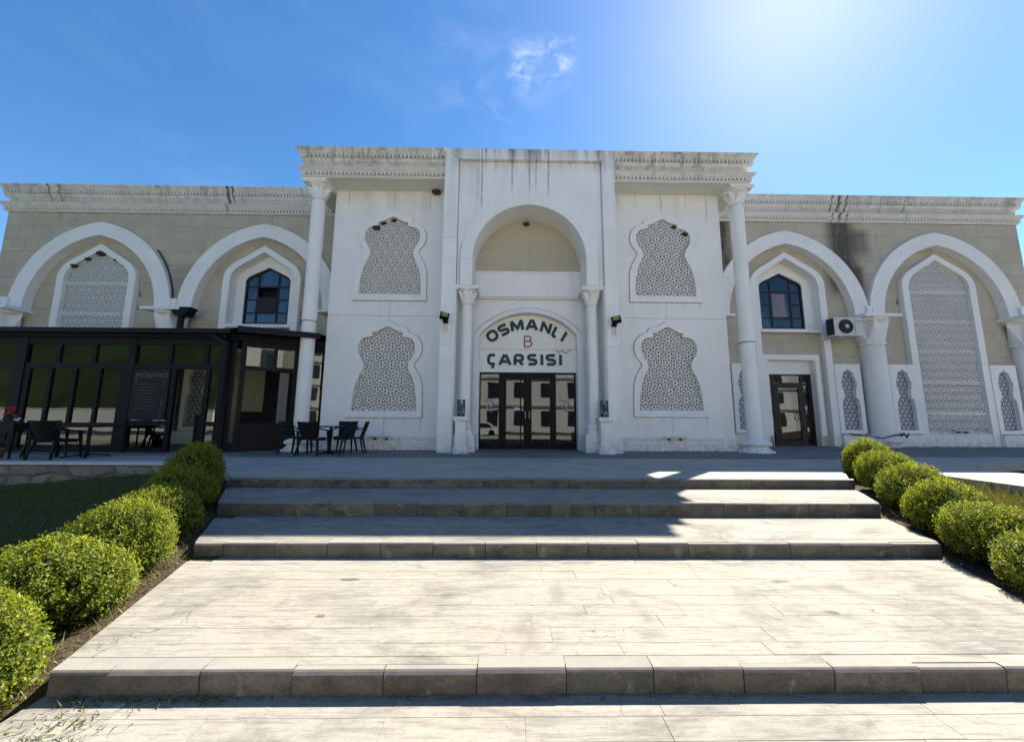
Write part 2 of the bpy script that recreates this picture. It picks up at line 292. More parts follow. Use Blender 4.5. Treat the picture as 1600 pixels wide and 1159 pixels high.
def tile_pattern():
    """white and blue scale pattern printed on the tiles"""
    k = NB('patterned_tile')
    x, z = k.pos(0), k.pos(2)
    w = 0.175; h = 0.15
    zr_ = k.math('DIVIDE', z, h); row = k.math('FLOOR', zr_); fz = k.math('SUBTRACT', zr_, row)
    odd = k.math('MULTIPLY', k.math('ABSOLUTE', k.math('MODULO', row, 2.0)), 0.5)
    xo = k.math('ADD', k.math('DIVIDE', x, w), odd); fx = k.math('SUBTRACT', k.math('SUBTRACT', xo, k.math('FLOOR', xo)), 0.5)
    fx = k.math('ABSOLUTE', fx)
    d = k.math('ADD', k.math('MULTIPLY', fx, 1.6), fz)     # nested chevrons, leaf-like, in offset rows
    q = k.math('SINE', k.math('MULTIPLY', d, 2*pi*1.0))
    f = k.ramp(q, -0.3, 0.25)
    c = k.mix(f, (0.045, 0.055, 0.10), (0.52, 0.50, 0.51))
    c = k.mix(k.ramp(k.math('ADD', fx, k.math('MULTIPLY', fz, 0.6)), 0.22, 0.10), c, (0.05, 0.06, 0.11))
    return k.done(c, 0.4, 0.4)
M['tile'] = tile_pattern()
def leaf_mat(name, a, b, trans=0.35):
    k = NB(name)
    at = k.n('ShaderNodeAttribute'); at.attribute_name = 'tone'
    c = k.mix(at.outputs['Fac'], a, b)
    df = k.b; k.l(c, df.inputs['Base Color']); df.inputs['Roughness'].default_value = 0.5; df.inputs['Specular IOR Level'].default_value = 0.35
    tl = k.n('ShaderNodeBsdfTranslucent')
    k.l(k.mix(1.0, c, (1.25, 1.2, 0.5), 'MULTIPLY'), tl.inputs[0])
    mx = k.n('ShaderNodeMixShader'); mx.inputs[0].default_value = trans
    k.l(df.outputs[0], mx.inputs[1]); k.l(tl.outputs[0], mx.inputs[2]); k.l(mx.outputs[0], k.out.inputs['Surface'])
    return k.m
M['box_leaf'] = leaf_mat('boxwood_leaf', (0.052, 0.092, 0.012), (0.31, 0.335, 0.028), 0.48)
M['box_core'] = simple('boxwood_twigs', (0.018, 0.020, 0.008), 0.95, 0.05)
M['grass'] = leaf_mat('lawn_grass', (0.050, 0.085, 0.018), (0.12, 0.14, 0.038), 0.35)
M['dry_grass'] = leaf_mat('dry_lawn_grass', (0.075, 0.085, 0.022), (0.21, 0.185, 0.075), 0.3)
M['plant'] = leaf_mat('plant_leaf', (0.03, 0.06, 0.02), (0.06, 0.10, 0.03), 0.3)
def lawn_mat(name, a, b):
    k = NB(name)
    c = k.mix(k.ramp(k.noise(3, 6, 0.7), 0.35, 0.7), a, b)
    c = k.mix(k.ramp(k.noise(40, 4, 0.7), 0.4, 0.7, 0, 0.6), c, (0.03, 0.028, 0.016))
    k.bump(k.noise(60, 4, 0.7), 0.8, 0.02)
    return k.done(c, 0.95, 0.1)
M['lawn'] = lawn_mat('lawn_soil', (0.050, 0.070, 0.024), (0.070, 0.064, 0.034))
M['lawn_dry'] = lawn_mat('dry_lawn_soil', (0.085, 0.085, 0.035), (0.12, 0.10, 0.055))
M['asphalt'] = simple('asphalt', (0.06, 0.06, 0.06), 0.9)
M['hill'] = simple('wooded_hill', (0.035, 0.06, 0.025), 0.95, 0.05, var=0.5, scale=0.05)
M['house'] = simple('house_render', (0.78, 0.75, 0.68), 0.9)
M['house_b'] = simple('house_band', (0.42, 0.38, 0.32), 0.9)
M['redroof'] = simple('red_tile_roof', (0.26, 0.10, 0.06), 0.9)
M['housewin'] = simple('far_window', (0.03, 0.035, 0.04), 0.15, 0.5)
M['white_car'] = simple('white_car_paint', (0.75, 0.75, 0.75), 0.25, 0.5)

# ------------------------------------------------------------------ mesh helpers
WORLD = {}
class MB:
    def __init__(s): s.v = []; s.f = []; s.m = []; s.sm = []
    def add(s, vs, fs, mi=0, smooth=False):
        o = len(s.v); s.v += [tuple(p) for p in vs]
        for f in fs:
            s.f.append(tuple(o+i for i in f)); s.m.append(mi); s.sm.append(smooth)
    def box(s, x0, x1, y0, y1, z0, z1, mi=0, rot=None, piv=None):
        vs = [(x, y, z) for z in (z0, z1) for y in (y0, y1) for x in (x0, x1)]
        if rot is not None:
            p = Vector(piv if piv else ((x0+x1)/2, (y0+y1)/2, (z0+z1)/2)); vs = [rot @ (Vector(q)-p) + p for q in vs]
        s.add(vs, [(0, 2, 3, 1), (4, 5, 7, 6), (0, 1, 5, 4), (2, 6, 7, 3), (0, 4, 6, 2), (1, 3, 7, 5)], mi)
        return s
    def prism(s, poly, y0, y1, mi=0, back=True):
        """polygon in the XZ plane pushed from y0 (front) to y1"""
        n = len(poly)
        a = sum(poly[i][0]*poly[(i+1) % n][1] - poly[(i+1) % n][0]*poly[i][1] for i in range(n))
        if a < 0: poly = poly[::-1]
        vs = [(x, y0, z) for x, z in poly] + [(x, y1, z) for x, z in poly]
        fs = [tuple(range(n))] + [(i, i+n, (i+1) % n + n, (i+1) % n) for i in range(n)]
        if back: fs.append(tuple(range(2*n-1, n-1, -1)))
        s.add(vs, fs, mi); return s
    def slab(s, poly, z0, z1, mi=0, side=None):
        n = len(poly)
        a = sum(poly[i][0]*poly[(i+1) % n][1] - poly[(i+1) % n][0]*poly[i][1] for i in range(n))
        if a < 0: poly = poly[::-1]
        vs = [(x, y, z1) for x, y in poly] + [(x, y, z0) for x, y in poly]
        s.add(vs, [tuple(range(n)), tuple(range(2*n-1, n-1, -1))], mi)
        s.add(vs, [(i, i+n, (i+1) % n+n, (i+1) % n) for i in range(n)], mi if side is None else side); return s
    def ring(s, outer, inner, y0, y1, mi=0, closed=False, chamfer=0.0):
        """band between two XZ polylines of equal length, pushed y0..y1"""
        n = len(outer)
        vs = [(x, y0, z) for x, z in outer] + [(x, y0, z) for x, z in inner] + [(x, y1, z) for x, z in outer] + [(x, y1, z) for x, z in inner]
        fs = []
        rng = range(n if closed else n-1)
        for i in rng:
            j = (i+1) % n
            fs += [(i, j, n+j, n+i), (2*n+i, 3*n+i, 3*n+j, 2*n+j), (i, 2*n+i, 2*n+j, j), (n+i, n+j, 3*n+j, 3*n+i)]
        if not closed:
            fs += [(0, n, 3*n, 2*n), (n-1, 2*n+n-1, 3*n+n-1, n+n-1)]
        s.add(vs, fs, mi); return s
    def lathe(s, prof, cx, cy, n=24, mi=0, smooth=True, sx=1, sy=1):
        vs = []; fs = []
        for r, z in prof:
            for k in range(n):
                a = 2*pi*(k+0.5)/n; vs.append((cx+r*cos(a)*sx, cy+r*sin(a)*sy, z))
        for i in range(len(prof)-1):
            for k in range(n):
                fs.append((i*n+k, i*n+(k+1) % n, (i+1)*n+(k+1) % n, (i+1)*n+k))
        s.add(vs, fs, mi, smooth)
        s.add([vs[i] for i in range(n)], [tuple(range(n-1, -1, -1))], mi)
        s.add([vs[(len(prof)-1)*n+i] for i in range(n)], [tuple(range(n))], mi); return s
    def bar(s, a, b, w, h=None, mi=0, upv=(0, 0, 1)):
        a = Vector(a); b = Vector(b); d = (b-a).normalized(); u = Vector(upv)
        if abs(d.dot(u)) > 0.98: u = Vector((0, 1, 0))
        x = d.cross(u).normalized()*w/2; y = d.cross(x).normalized()*(h if h else w)/2
        vs = [p+i*x+j*y for p in (a, b) for i, j in ((-1, -1), (1, -1), (1, 1), (-1, 1))]
        s.add(vs, [(3, 2, 1, 0), (4, 5, 6, 7), (0, 1, 5, 4), (1, 2, 6, 5), (2, 3, 7, 6), (3, 0, 4, 7)], mi); return s
    def tube(s, pts, r, n=8, mi=0, r2=None):
        pts = [Vector(p) for p in pts]; vs = []; fs = []
        for i, p in enumerate(pts):
            d = (pts[min(i+1, len(pts)-1)] - pts[max(i-1, 0)]).normalized()
            u = Vector((0, 0, 1)) if abs(d.z) < 0.9 else Vector((1, 0, 0))
            x = d.cross(u).normalized(); y = d.cross(x)
            rr = r if r2 is None else r+(r2-r)*i/(len(pts)-1)
            for k in range(n): vs.append(p + x*rr*cos(2*pi*k/n) + y*rr*sin(2*pi*k/n))
        for i in range(len(pts)-1):
            for k in range(n): fs.append((i*n+k, i*n+(k+1) % n, (i+1)*n+(k+1) % n, (i+1)*n+k))
        s.add(vs, fs, mi, True); s.add(vs[:n], [tuple(range(n-1, -1, -1))], mi); s.add(vs[-n:], [tuple(range(n))], mi); return s
    def mesh(s, name, mats, off=(0, 0, 0)):
        me = bpy.data.meshes.new(name)
        ox, oy, oz = off
        me.from_pydata([(x-ox, y-oy, z-oz) for x, y, z in s.v], [], s.f)
        for m in (mats if isinstance(mats, (list, tuple)) else [mats]): me.materials.append(M[m] if isinstance(m, str) else m)
        me.polygons.foreach_set('material_index', s.m); me.polygons.foreach_set('use_smooth', s.sm)
        me.validate(); me.update(); return me
    def build(s, name, mats, parent=None, base=None, fix=True):
        a = np.array(s.v); lo, hi = a.min(0), a.max(0)
        if base is None: base = Vector(((lo[0]+hi[0])/2, (lo[1]+hi[1])/2, lo[2]))
        base = Vector(base)
        me = s.mesh(name, mats, base)
        if fix:
            import bmesh
            bm = bmesh.new(); bm.from_mesh(me); bmesh.ops.recalc_face_normals(bm, faces=bm.faces); bm.to_mesh(me); bm.free()
        return link(name, me, base, parent)
def link(name, me, loc, parent=None, rot=None):
    o = bpy.data.objects.new(name, me); COL.objects.link(o)
    loc = Vector(loc); WORLD[o.name] = loc
    if parent is not None:
        o.parent = parent; o.location = loc - WORLD[parent.name]
    else: o.location = loc
    if rot is not None: o.rotation_euler = rot
    return o
def tag(o, label, cat, group=None):
    o['label'] = label; o['category'] = cat
    if group: o['group'] = group
    return o
def thing(name, loc, label, cat, group=None):
    return tag(link(name, None, loc), label, cat, group)
def structure(o, kind='structure'): o['kind'] = kind; return o
def copy_tree(o, parent=None):
    c = o.copy(); COL.objects.link(c)
    if parent is not None: c.parent = parent
    WORLD[c.name] = WORLD.get(o.name, Vector(o.location))
    for ch in list(o.children): copy_tree(ch, c)
    return c
def mirror(poly, c): return [(2*c-x, z) for x, z in poly]

# ------------------------------------------------------------------ ground and stairs
T = [0.0, -0.152, -0.330, -0.4765, -0.616]
# plan of the flight: front edge Y of each level and its left / right end at back and front
EDGE = [6.10, 5.085, 4.04, 2.33]
def lx(y):    # left edge of the flight
    pts = [(2.33, -2.63), (4.04, -3.28), (5.09, -3.88), (6.10, -4.55), (6.66, -4.92), (8.1, -6.24)]
    if y <= 2.33: return -2.64
    return np.interp(y, [p[0] for p in pts], [p[1] for p in pts])
def rx(y):
    pts = [(-4, 3.85), (2.33, 3.88), (3.1, 4.27), (4.085, 4.75), (5.06, 5.15), (6.10, 5.82), (7.16, 6.64), (8.54, 7.9)]
    return np.interp(y, [p[0] for p in pts], [p[1] for p in pts])
g = MB(); g.slab([(-300, -300), (300, -300), (300, 300), (-300, 300)], -1.6, -1.2)
structure(g.build('ground', 'lawn'))
plaza = MB()
poly = [(-5.0, 6.71), (lx(6.10), 6.10+0.10), (rx(6.10), 6.10+0.10), (6.64, 7.16), (7.72, 7.2), (7.9, 6.8), (7.92, 0.0), (9.76, 0.0), (9.76, 6.82), (10.11, 8.08), (12.1, 8.42), (26, 8.9), (26, 15), (-22, 15), (-22, 8.06), (-6.24, 8.06)]
plaza.slab(poly, -0.9, 0.0, 0)
plaza = structure(plaza.build('plaza', ['plaza']))
ap = MB(); ap.slab([(-22, 9.5), (-8, 9.5), (-6.2, 9.15), (8.6, 9.12), (9.2, 9.75), (26, 9.9), (26, 13.9), (-22, 13.9)], 0.0015, 0.004, 0)
ap = structure(ap.build('paving_strip', ['apron']))
def clip_poly(poly, f):
    """keep the part of an XY polygon where f(x, y) >= 0 (f linear enough along edges)"""
    out = []
    for i in range(len(poly)):
        p, q = poly[i], poly[(i+1) % len(poly)]; a, b = f(*p), f(*q)
        if a >= 0: out.append(p)
        if (a >= 0) != (b >= 0):
            t = a/(a-b); out.append((p[0]+(q[0]-p[0])*t, p[1]+(q[1]-p[1])*t))
    return out
KD = 0.115
for lv in range(1, 5):
    z = T[lv]; yb = EDGE[lv-1]; yf = EDGE[lv] if lv < 4 else -4.0
    mb = MB(); ys = [yb+0.08, yf+(0.05 if lv < 4 else 0)]
    mb.slab([(lx(ys[1]), ys[1]), (rx(ys[1]), ys[1]), (rx(ys[0]), ys[0]), (lx(ys[0]), ys[0])], z-0.6, z-0.0028)
    st = structure(mb.build('stair_tread' if lv < 4 else 'path', ['concrete']))
    # planks pressed into the concrete
    y = yb-0.004; row = 0; end = (yf+KD+0.006) if lv < 4 else 0.2
    while y > end+0.02:
        d = random.choice([0.155, 0.165, 0.175, 0.15]); y2 = max(end, y-d)
        x = -7+random.random()*1.2
        while x < 7:
            L = random.choice([0.75, 0.95, 1.15, 1.3, 1.5]); g_ = 0.0018
            p = [(x+g_, y2+g_*0.8), (x+L-g_, y2+g_*0.8), (x+L-g_, y-g_*0.8), (x+g_, y-g_*0.8)]
            p = clip_poly(p, lambda a, b: a-lx(b)-0.01); 
            if len(p) > 2: p = clip_poly(p, lambda a, b: rx(b)-0.01-a)
            if len(p) > 2 and max(q[0] for q in p)-min(q[0] for q in p) > 0.05:
                b_ = MB(); b_.slab(p, z-0.008, z+random.uniform(-0.0007, 0.0004)); b_.build('plank', ['concrete'], st)
            x += L
        y = y2; row += 1
KX = {0: 0.60, 1: 0.60, 2: 0.555, 3: 0.535}
def kerb(x0, x1, x0b, x1b, yf, z, zb, parent):
    """one kerb stone; profile rounded at the front top edge; ends follow the slanted plan at back"""
    h = [(yf+0.006, zb), (yf+random.uniform(-.007, .006), z-0.022), (yf+0.004, z-0.009), (yf+0.013, z-0.001), (yf+KD, z)]
    n = len(h); vs = []
    for e, (xa, xb) in enumerate(((x0, x0b), (x1, x1b))):
        for (yy, zz) in h + [(yf+KD, zb)]:
            t = (yy-yf)/KD; vs.append((xa+(xb-xa)*t, yy, zz))
    m = MB(); k = n+1
    mi = [0, 2, 2, 1, 0, 0]
    for i in range(k):
        j = (i+1) % k; m.add([vs[i], vs[j], vs[k+j], vs[k+i]], [(0, 1, 2, 3)], mi[i])
    m.add(vs[:k], [tuple(range(k))], 0); m.add(vs[k:], [tuple(range(k))], 0)
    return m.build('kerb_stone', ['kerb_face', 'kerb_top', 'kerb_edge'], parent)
stairs_children = {}
for lv in range(4):
    yf, z, zb = EDGE[lv], T[lv], T[lv+1]-0.02
    parent = plaza if lv == 0 else [o for o in COL.objects if o.name.startswith('stair_tread')][lv-1]
    xl, xr = lx(yf), rx(yf); xlb, xrb = lx(yf+KD), rx(yf+KD)
    xs = [xl]; x = xl + random.uniform(0.2, 0.45) if lv != 3 else -2.301
    while x < xr-0.2: xs.append(x); x += KX[lv]*random.uniform(0.97, 1.03)
    xs.append(xr)
    for a, b in zip(xs[:-1], xs[1:]):
        kerb(a+0.003, b-0.003, (xlb if a == xl else a)+0.003, (xrb if b == xr else b)-0.003, yf, z+random.uniform(-.007, .003), zb, parent)

# lawns either side
def grid_sheet(name, fz, x0, x1, y0, y1, nx, ny, mat, keep=None):
    m = MB(); vs = [(x0+(x1-x0)*i/nx, y0+(y1-y0)*j/ny) for j in range(ny+1) for i in range(nx+1)]
    fs = []
    for j in range(ny):
        for i in range(nx):
            a = j*(nx+1)+i
            cx_, cy_ = vs[a][0]+(x1-x0)/nx/2, vs[a][1]+(y1-y0)/ny/2
            if keep is None or keep(cx_, cy_): fs.append((a, a+1, a+nx+2, a+nx+1))
    m.add([(x, y, fz(x, y)) for x, y in vs], fs, 0, True)
    return structure(m.build(name, mat, fix=False))
def edge_z(y): return float(np.interp(y, [-4, 2.2, 2.45, 4.0, 5.1, 6.1, 7.2, 8.1], [-0.66, -0.66, -0.60, -0.45, -0.30, -0.17, -0.10, -0.10]))
def zl(x, y):
    d = max(0.0, lx(y)-x); s = np.interp(y, [0, 3, 8], [0.0, 0.03, 0.085])
    return max(-0.72, edge_z(y) - d*s - 0.02) + 0.012*sin(3.1*x)*cos(2.7*y)
def zr(x, y):
    d = max(0.0, x-rx(y)); return max(-0.72, edge_z(y) + min(0.1, d*0.03) - 0.02) + 0.012*sin(2.9*x)*cos(2.3*y)
grid_sheet('left_lawn', zl, -24, -2.2, -6, 8.06, 110, 70, 'lawn', lambda x, y: x < lx(y)+0.25)
grid_sheet('right_lawn', zr, 3.6, 8.0, -6, 7.4, 44, 74, 'lawn_dry', lambda x, y: x > rx(y)-0.25)
grid_sheet('planting_bed', lambda x, y: -0.16, 9.7, 26, -4, 9.0, 20, 20, 'soil')
# kerb along the right-hand path
pk = MB()
# soil strips between shrubs and steps
def strip(name, side):
    m = MB(); n = 60; vs = []
    for i in range(n+1):
        y = -1.0 + 8.2*i/n
        for k, w in enumerate((0.0, 0.12, 0.28, 0.45)):
            x = (lx(y)+0.02-w) if side < 0 else (rx(y)-0.02+w)
            zz = (zl(x, y) if side < 0 else zr(x, y))
            vs.append((x, y, zz + (0.012 if k in (1, 2) else -0.01) + random.uniform(-.006, .006)))
    fs = [(i*4+k, i*4+k+1, i*4+k+5, i*4+k+4) for i in range(n) for k in range(3)]
    m.add(vs, fs, 0, True); structure(m.build(name, 'soil', fix=False))
strip('soil_strip', -1); strip('soil_strip', 1)

# ------------------------------------------------------------------ the building
bld = thing('market_building', (0.7, 11.0, 0.0), 'long white and beige stone market hall with pointed arches and tall central portal', 'building')
CX = 0.70
YW, YN = 11.25, 10.42      # centre wall face, portal face
# Ottoman niche outline, right half: (dx from axis, dz from its base)
NO = [(1.18, 0.0), (1.159, 0.788), (1.142, 1.022), (1.074, 1.258), (0.963, 1.464), (0.878, 1.612), (0.881, 1.687), (0.951, 1.777), (1.063, 1.943), (1.108, 2.154), (1.093, 2.305), (1.028, 2.456), (0.919, 2.577), (0.783, 2.652), (0.662, 2.687), (0.644, 2.757), (0.597, 2.818), (0.536, 2.854), (0.432, 2.868), (0.342, 2.885), (0.25, 2.932), (0.127, 3.010), (0.0, 3.045)]
NI = [(1.0, 0.206), (0.99, 0.495), (0.972, 0.728), (0.918, 1.021), (0.835, 1.256), (0.727, 1.463), (0.687, 1.611), (0.718, 1.73), (0.810, 1.881), (0.885, 2.032), (0.905, 2.183), (0.892, 2.303), (0.835, 2.409), (0.745, 2.484), (0.625, 2.528), (0.487, 2.540), (0.484, 2.680), (0.38, 2.687), (0.259, 2.739), (0.136, 2.820), (0.0, 2.874)]
def resample(poly, n):
    p = np.array(poly, float); d = np.r_[0, np.cumsum(np.hypot(*np.diff(p, axis=0).T))]
    t = np.linspace(0, d[-1], n); return [(float(np.interp(u, d, p[:, 0])), float(np.interp(u, d, p[:, 1]))) for u in t]
def inside(x, z, poly):
    c = False; n = len(poly); j = n-1
    for i in range(n):
        if (poly[i][1] > z) != (poly[j][1] > z) and x < (poly[j][0]-poly[i][0])*(z-poly[i][1])/(poly[j][1]-poly[i][1])+poly[i][0]: c = not c
        j = i
    return c
def lattice(poly, yf, depth, parent, zlim=None, side=0.325, w=0.026, phase=(0, 0), name='lattice_panel', mat='lattice'):
    """star lattice: triangle grid whose cells are split by a small Y; clipped to poly (XZ)"""
    xs = [p[0] for p in poly]; zs = [p[1] for p in poly]
    h = side*sqrt(3)/2; segs = []
    x0, z0 = min(xs)-side + phase[0], (zlim[0] if zlim else min(zs)) + phase[1]
    z1 = zlim[1] if zlim else max(zs)
    R = int((z1-z0)/h)+2; C = int((max(xs)-x0)/side)+3
    def nd(i, j): return (x0+(i+0.5*(j % 2))*side, z0+j*h)
    for j in range(-1, R):
        for i in range(-1, C):
            a = nd(i, j); b = (a[0]+side, a[1]); c = (a[0]+side/2, a[1]+h); d = (a[0]+side*1.5, a[1]+h)
            segs += [(a, b), (a, c), (b, c)]
            for tri in ((a, b, c), (b, d, c)):
                g_ = (sum(p[0] for p in tri)/3, sum(p[1] for p in tri)/3)
                for k in range(3):
                    p, q = tri[k], tri[(k+1) % 3]; segs.append((g_, ((p[0]+q[0])/2, (p[1]+q[1])/2)))
    m = MB(); w2 = w/2
    def strip_(p, q):
        d = Vector((q[0]-p[0], q[1]-p[1])); L = d.length
        if L < 1e-6: return
        nrm = Vector((-d.y, d.x))/L*w2
        A = [(p[0]+nrm.x, p[1]+nrm.y), (p[0]-nrm.x, p[1]-nrm.y), (q[0]-nrm.x, q[1]-nrm.y), (q[0]+nrm.x, q[1]+nrm.y)]
        vs = [(x, yf, z) for x, z in A] + [(x, yf+depth, z) for x, z in A]
        m.add(vs, [(0, 1, 2, 3), (0, 4, 5, 1), (2, 6, 7, 3)])
    for p, q in segs:
        run = None; N_ = 6
        for k in range(N_):
            u, v = k/N_, (k+1)/N_
            a = (p[0]+(q[0]-p[0])*u, p[1]+(q[1]-p[1])*u); b = (p[0]+(q[0]-p[0])*v, p[1]+(q[1]-p[1])*v)
            mid = ((a[0]+b[0])/2, (a[1]+b[1])/2)
            ok = inside(mid[0], mid[1], poly) and (zlim is None or zlim[0] <= mid[1] <= zlim[1])
            if ok and run is None: run = a
            if (not ok) and run is not None: strip_(run, a); run = None
        if run is not None: strip_(run, q)
    if zlim:   # solid edge bars of a cast panel
        for zz in (zlim[0]+0.02, zlim[1]-0.02):
            inx = [x for x in np.linspace(min(xs), max(xs), 60) if inside(x, zz, poly)]
            if inx: m.box(inx[0], inx[-1], yf-0.004, yf+depth, zz-0.016, zz+0.016)
    return m.build(name, mat, parent, fix=False)

# centre wall: eight cast wall panels around four niches
wall_core = MB()
XL, XR = -5.74, 7.12
wall_core.box(XL+0.02, -1.3, YW+0.16, YW+0.4, 0.0, 8.55); wall_core.box(2.7, XR-0.02, YW+0.16, YW+0.4, 0.0, 8.55)
core = wall_core.build('central_wall', 'white', bld)
NICHES = [(-3.795, 0.98), (-3.795, 4.705), (5.16, 1.04), (5.16, 4.74)]
for (nc, nb) in NICHES:
    left = nc < 0
    xa, xb = (XL, -1.5) if left else (2.9, XR)
    z0, z1 = (0.40, 4.205) if nb < 3 else (4.215, 8.56)
    hole = [(nc+dx*1.015, nb-0.014+dz*1.010) for dx, dz in NO]
    right_poly = [(nc+0.004, z0), (xb, z0), (xb, z1), (nc+0.004, z1)] + [(max(x, nc+0.004), z) for x, z in hole[::-1]] + [(nc+0.004, nb-0.014)]
    lh = mirror(hole, nc)
    left_poly = [(nc-0.004, z0), (xa, z0), (xa, z1), (nc-0.004, z1)] + [(min(x, nc-0.004), z) for x, z in lh[::-1]] + [(nc-0.004, nb-0.014)]
    for p in (right_poly, left_poly):
        q = MB(); q.prism(p, YW, YW+0.12); q.build('wall_panel', 'white_wall', core)
        # frame ring built through matched stations; sharp cusps kept by mixing both point sets
    def frame_pts(lst, n):
        return [(nc+x, nb+z) for x, z in resample(lst, n)]
    ro, ri = frame_pts(NO, 120), frame_pts([(1.0, 0.0)] + NI, 120)
    q = MB()
    for s_ in (1, -1):
        a = ro if s_ > 0 else mirror(ro, nc); b = ri if s_ > 0 else mirror(ri, nc)
        q.ring(a, b, YW-0.06, YW+0.15)
    q.box(nc-1.0, nc+1.0, YW-0.0575, YW+0.15, nb+0.001, nb+0.205)
    niche = q.build('niche_frame', 'white', bld)
    q = MB(); jo = frame_pts([(x*1.019+0.0, z*1.012-0.016) for x, z in NO], 120)
    for s_ in (1, -1): q.ring(jo if s_ > 0 else mirror(jo, nc), ro if s_ > 0 else mirror(ro, nc), YW-0.003, YW+0.05)
    q.box(nc-1.19, nc+1.19, YW-0.0026, YW+0.05, nb-0.018, nb-0.001); q.build('shade_line', 'recess_shade', niche)  # dark outline painted as the shadow line round the niche frame
    op = [(nc+x*1.03, nb+z+0.0) for x, z in NI]; outline = op + mirror(op, nc)[::-1]
    lattice(outline, YW+0.035, 0.10, niche, phase=(random.uniform(0, .1), 0.04), mat='lattice', w=0.046)
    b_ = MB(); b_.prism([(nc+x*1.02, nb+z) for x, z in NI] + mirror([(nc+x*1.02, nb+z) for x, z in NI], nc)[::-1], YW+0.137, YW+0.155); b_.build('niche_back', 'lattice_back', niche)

# plinth of the centre block
for xa, xb in ((XL-0.1, -2.02), (3.36, XR+0.1)):
    x = xa; pl = None
    n = 3
    for k in range(n):
        a, b = xa+(xb-xa)*k/n+0.003, xa+(xb-xa)*(k+1)/n-0.003
        q = MB(); q.box(a, b, YW-0.10, YW+0.1, 0.0, 0.25); q.box(a, b, YW-0.075, YW+0.1, 0.25, 0.345); q.box(a, b, YW-0.11, YW+0.1, 0.345, 0.395)
        o_ = q.build('plinth' if pl is None else 'plinth_block', 'white', bld if pl is None else pl)
        if pl is None: pl = o_

# ---- cornices
PROF = [(0.0, 0.0), (-0.03, 0.0), (-0.05, 0.035), (-0.05, 0.065), (-0.085, 0.085), (-0.085, 0.255), (-0.11, 0.275), (-0.13, 0.33), (-0.215, 0.405), (-0.215, 0.43)]
def cornice_profile(z0, ht):
    """(offset towards the viewer, z) : lower fascia, neck with tracery, upper fascia"""
    f = ht/0.93
    low = [(0.02, 0.0), (0.03, 0.015), (0.06, 0.03), (0.06, 0.05), (0.085, 0.065), (0.085, 0.175), (0.11, 0.19), (0.125, 0.215), (0.19, 0.285), (0.19, 0.30), (0.02, 0.31)]
    neck = [(0.02, 0.50), (0.09, 0.545)]
    upr = [(0.11, 0.58), (0.11, 0.61), (0.14, 0.625), (0.14, 0.76), (0.16, 0.775), (0.185, 0.82), (0.25, 0.90), (0.25, 0.93), (0.0, 0.93)]
    return [(o, z0+z*f) for o, z in low+neck+upr]
def cornice_run(name, x0, x1, y, z0, ht, depth, parent, mat, lret=False, rret=False, seg=2.2, retlen=2.5):
    prof = cornice_profile(z0, ht)
    ns = max(1, round((x1-x0)/seg)); root = None
    for k in range(ns):
        a, b = x0+(x1-x0)*k/ns+(0.003 if k else 0), x0+(x1-x0)*(k+1)/ns-(0.003 if k < ns-1 else 0)
        m = MB(); n = len(prof); va, vb = [], []
        jit = random.uniform(-.004, .004)
        for o, z in prof:
            va.append(((a-o) if (k == 0 and lret) else a, y-o, z+jit)); vb.append(((b+o) if (k == ns-1 and rret) else b, y-o, z+jit))
        m.add(va+vb, [(i, i+1, n+i+1, n+i) for i in range(n-1)])
        # closing back, ends, returns
        zt, zbm = prof[-1][1]+jit, prof[0][1]+jit
        if k == 0 and lret:
            vc = [(a-o, y+retlen, z+jit) for o, z in prof]; m.add(va+vc, [(i, i+1, n+i+1, n+i) for i in range(n-1)])
        if k == ns-1 and rret:
            vc = [(b+o, y+retlen, z+jit) for o, z in prof]; m.add(vb+vc, [(i, i+1, n+i+1, n+i) for i in range(n-1)])
        m.add([(a, y, zbm), (b, y, zbm), (b, y+depth, zbm), (a, y+depth, zbm)], [(0, 1, 2, 3)])
        m.add([(a, y, zt), (b, y, zt), (b, y+depth, zt), (a, y+depth, zt)], [(0, 1, 2, 3)])
        for vv in (va, vb): m.add(vv + [(vv[0][0], y+depth, zt), (vv[0][0], y+depth, zbm)], [tuple(range(n+2))])
        o_ = m.build(name if root is None else 'cornice_segment', mat, parent if root is None else root)
        if root is None: root = o_
    f = ht/0.93
    for (zz, hh, off) in ((z0+0.075*f, 0.09*f, 0.085), (z0+0.64*f, 0.105*f, 0.14)):
        m = MB(); x = x0+0.02; p = 0.125
        while x < x1-0.08:
            m.add([(x, y-off-0.04, zz), (x+0.070, y-off-0.04, zz), (x+0.070, y-off-0.04, zz+hh), (x, y-off-0.04, zz+hh), (x, y-off+0.004, zz), (x+0.070, y-off+0.004, zz), (x+0.070, y-off+0.004, zz+hh), (x, y-off+0.004, zz+hh)],
                  [(0, 1, 2, 3), (0, 4, 5, 1), (3, 2, 6, 7), (0, 3, 7, 4), (1, 5, 6, 2)])
            x += p
        q = m.build('dentil_band', mat, root); q['kind'] = 'stuff'
        q = MB(); q.box(x0+0.02, x1-0.02, y-off-0.003, y-off+0.01, zz+0.004, zz+hh-0.004); q.build('dentil_shade', 'recess_shade', root)  # dark strip painted as the shade in the gaps between dentils
    m = MB(); x = x0+0.03; za, zb_ = z0+0.325*f, z0+0.485*f; p = 0.15; yy = y-0.02
    while x < x1-p:
        for A, B in (((x, za), (x+p/2, zb_)), ((x+p/2, zb_), (x+p, za)), ((x, zb_), (x+p/2, za)), ((x+p/2, za), (x+p, zb_))):
            m.bar((A[0], yy-0.008, A[1]), (B[0], yy-0.008, B[1]), 0.022, 0.022)
        x += p
    q = m.build('tracery_band', mat, root, fix=False); q['kind'] = 'stuff'
    return root
ZC0 = 8.51
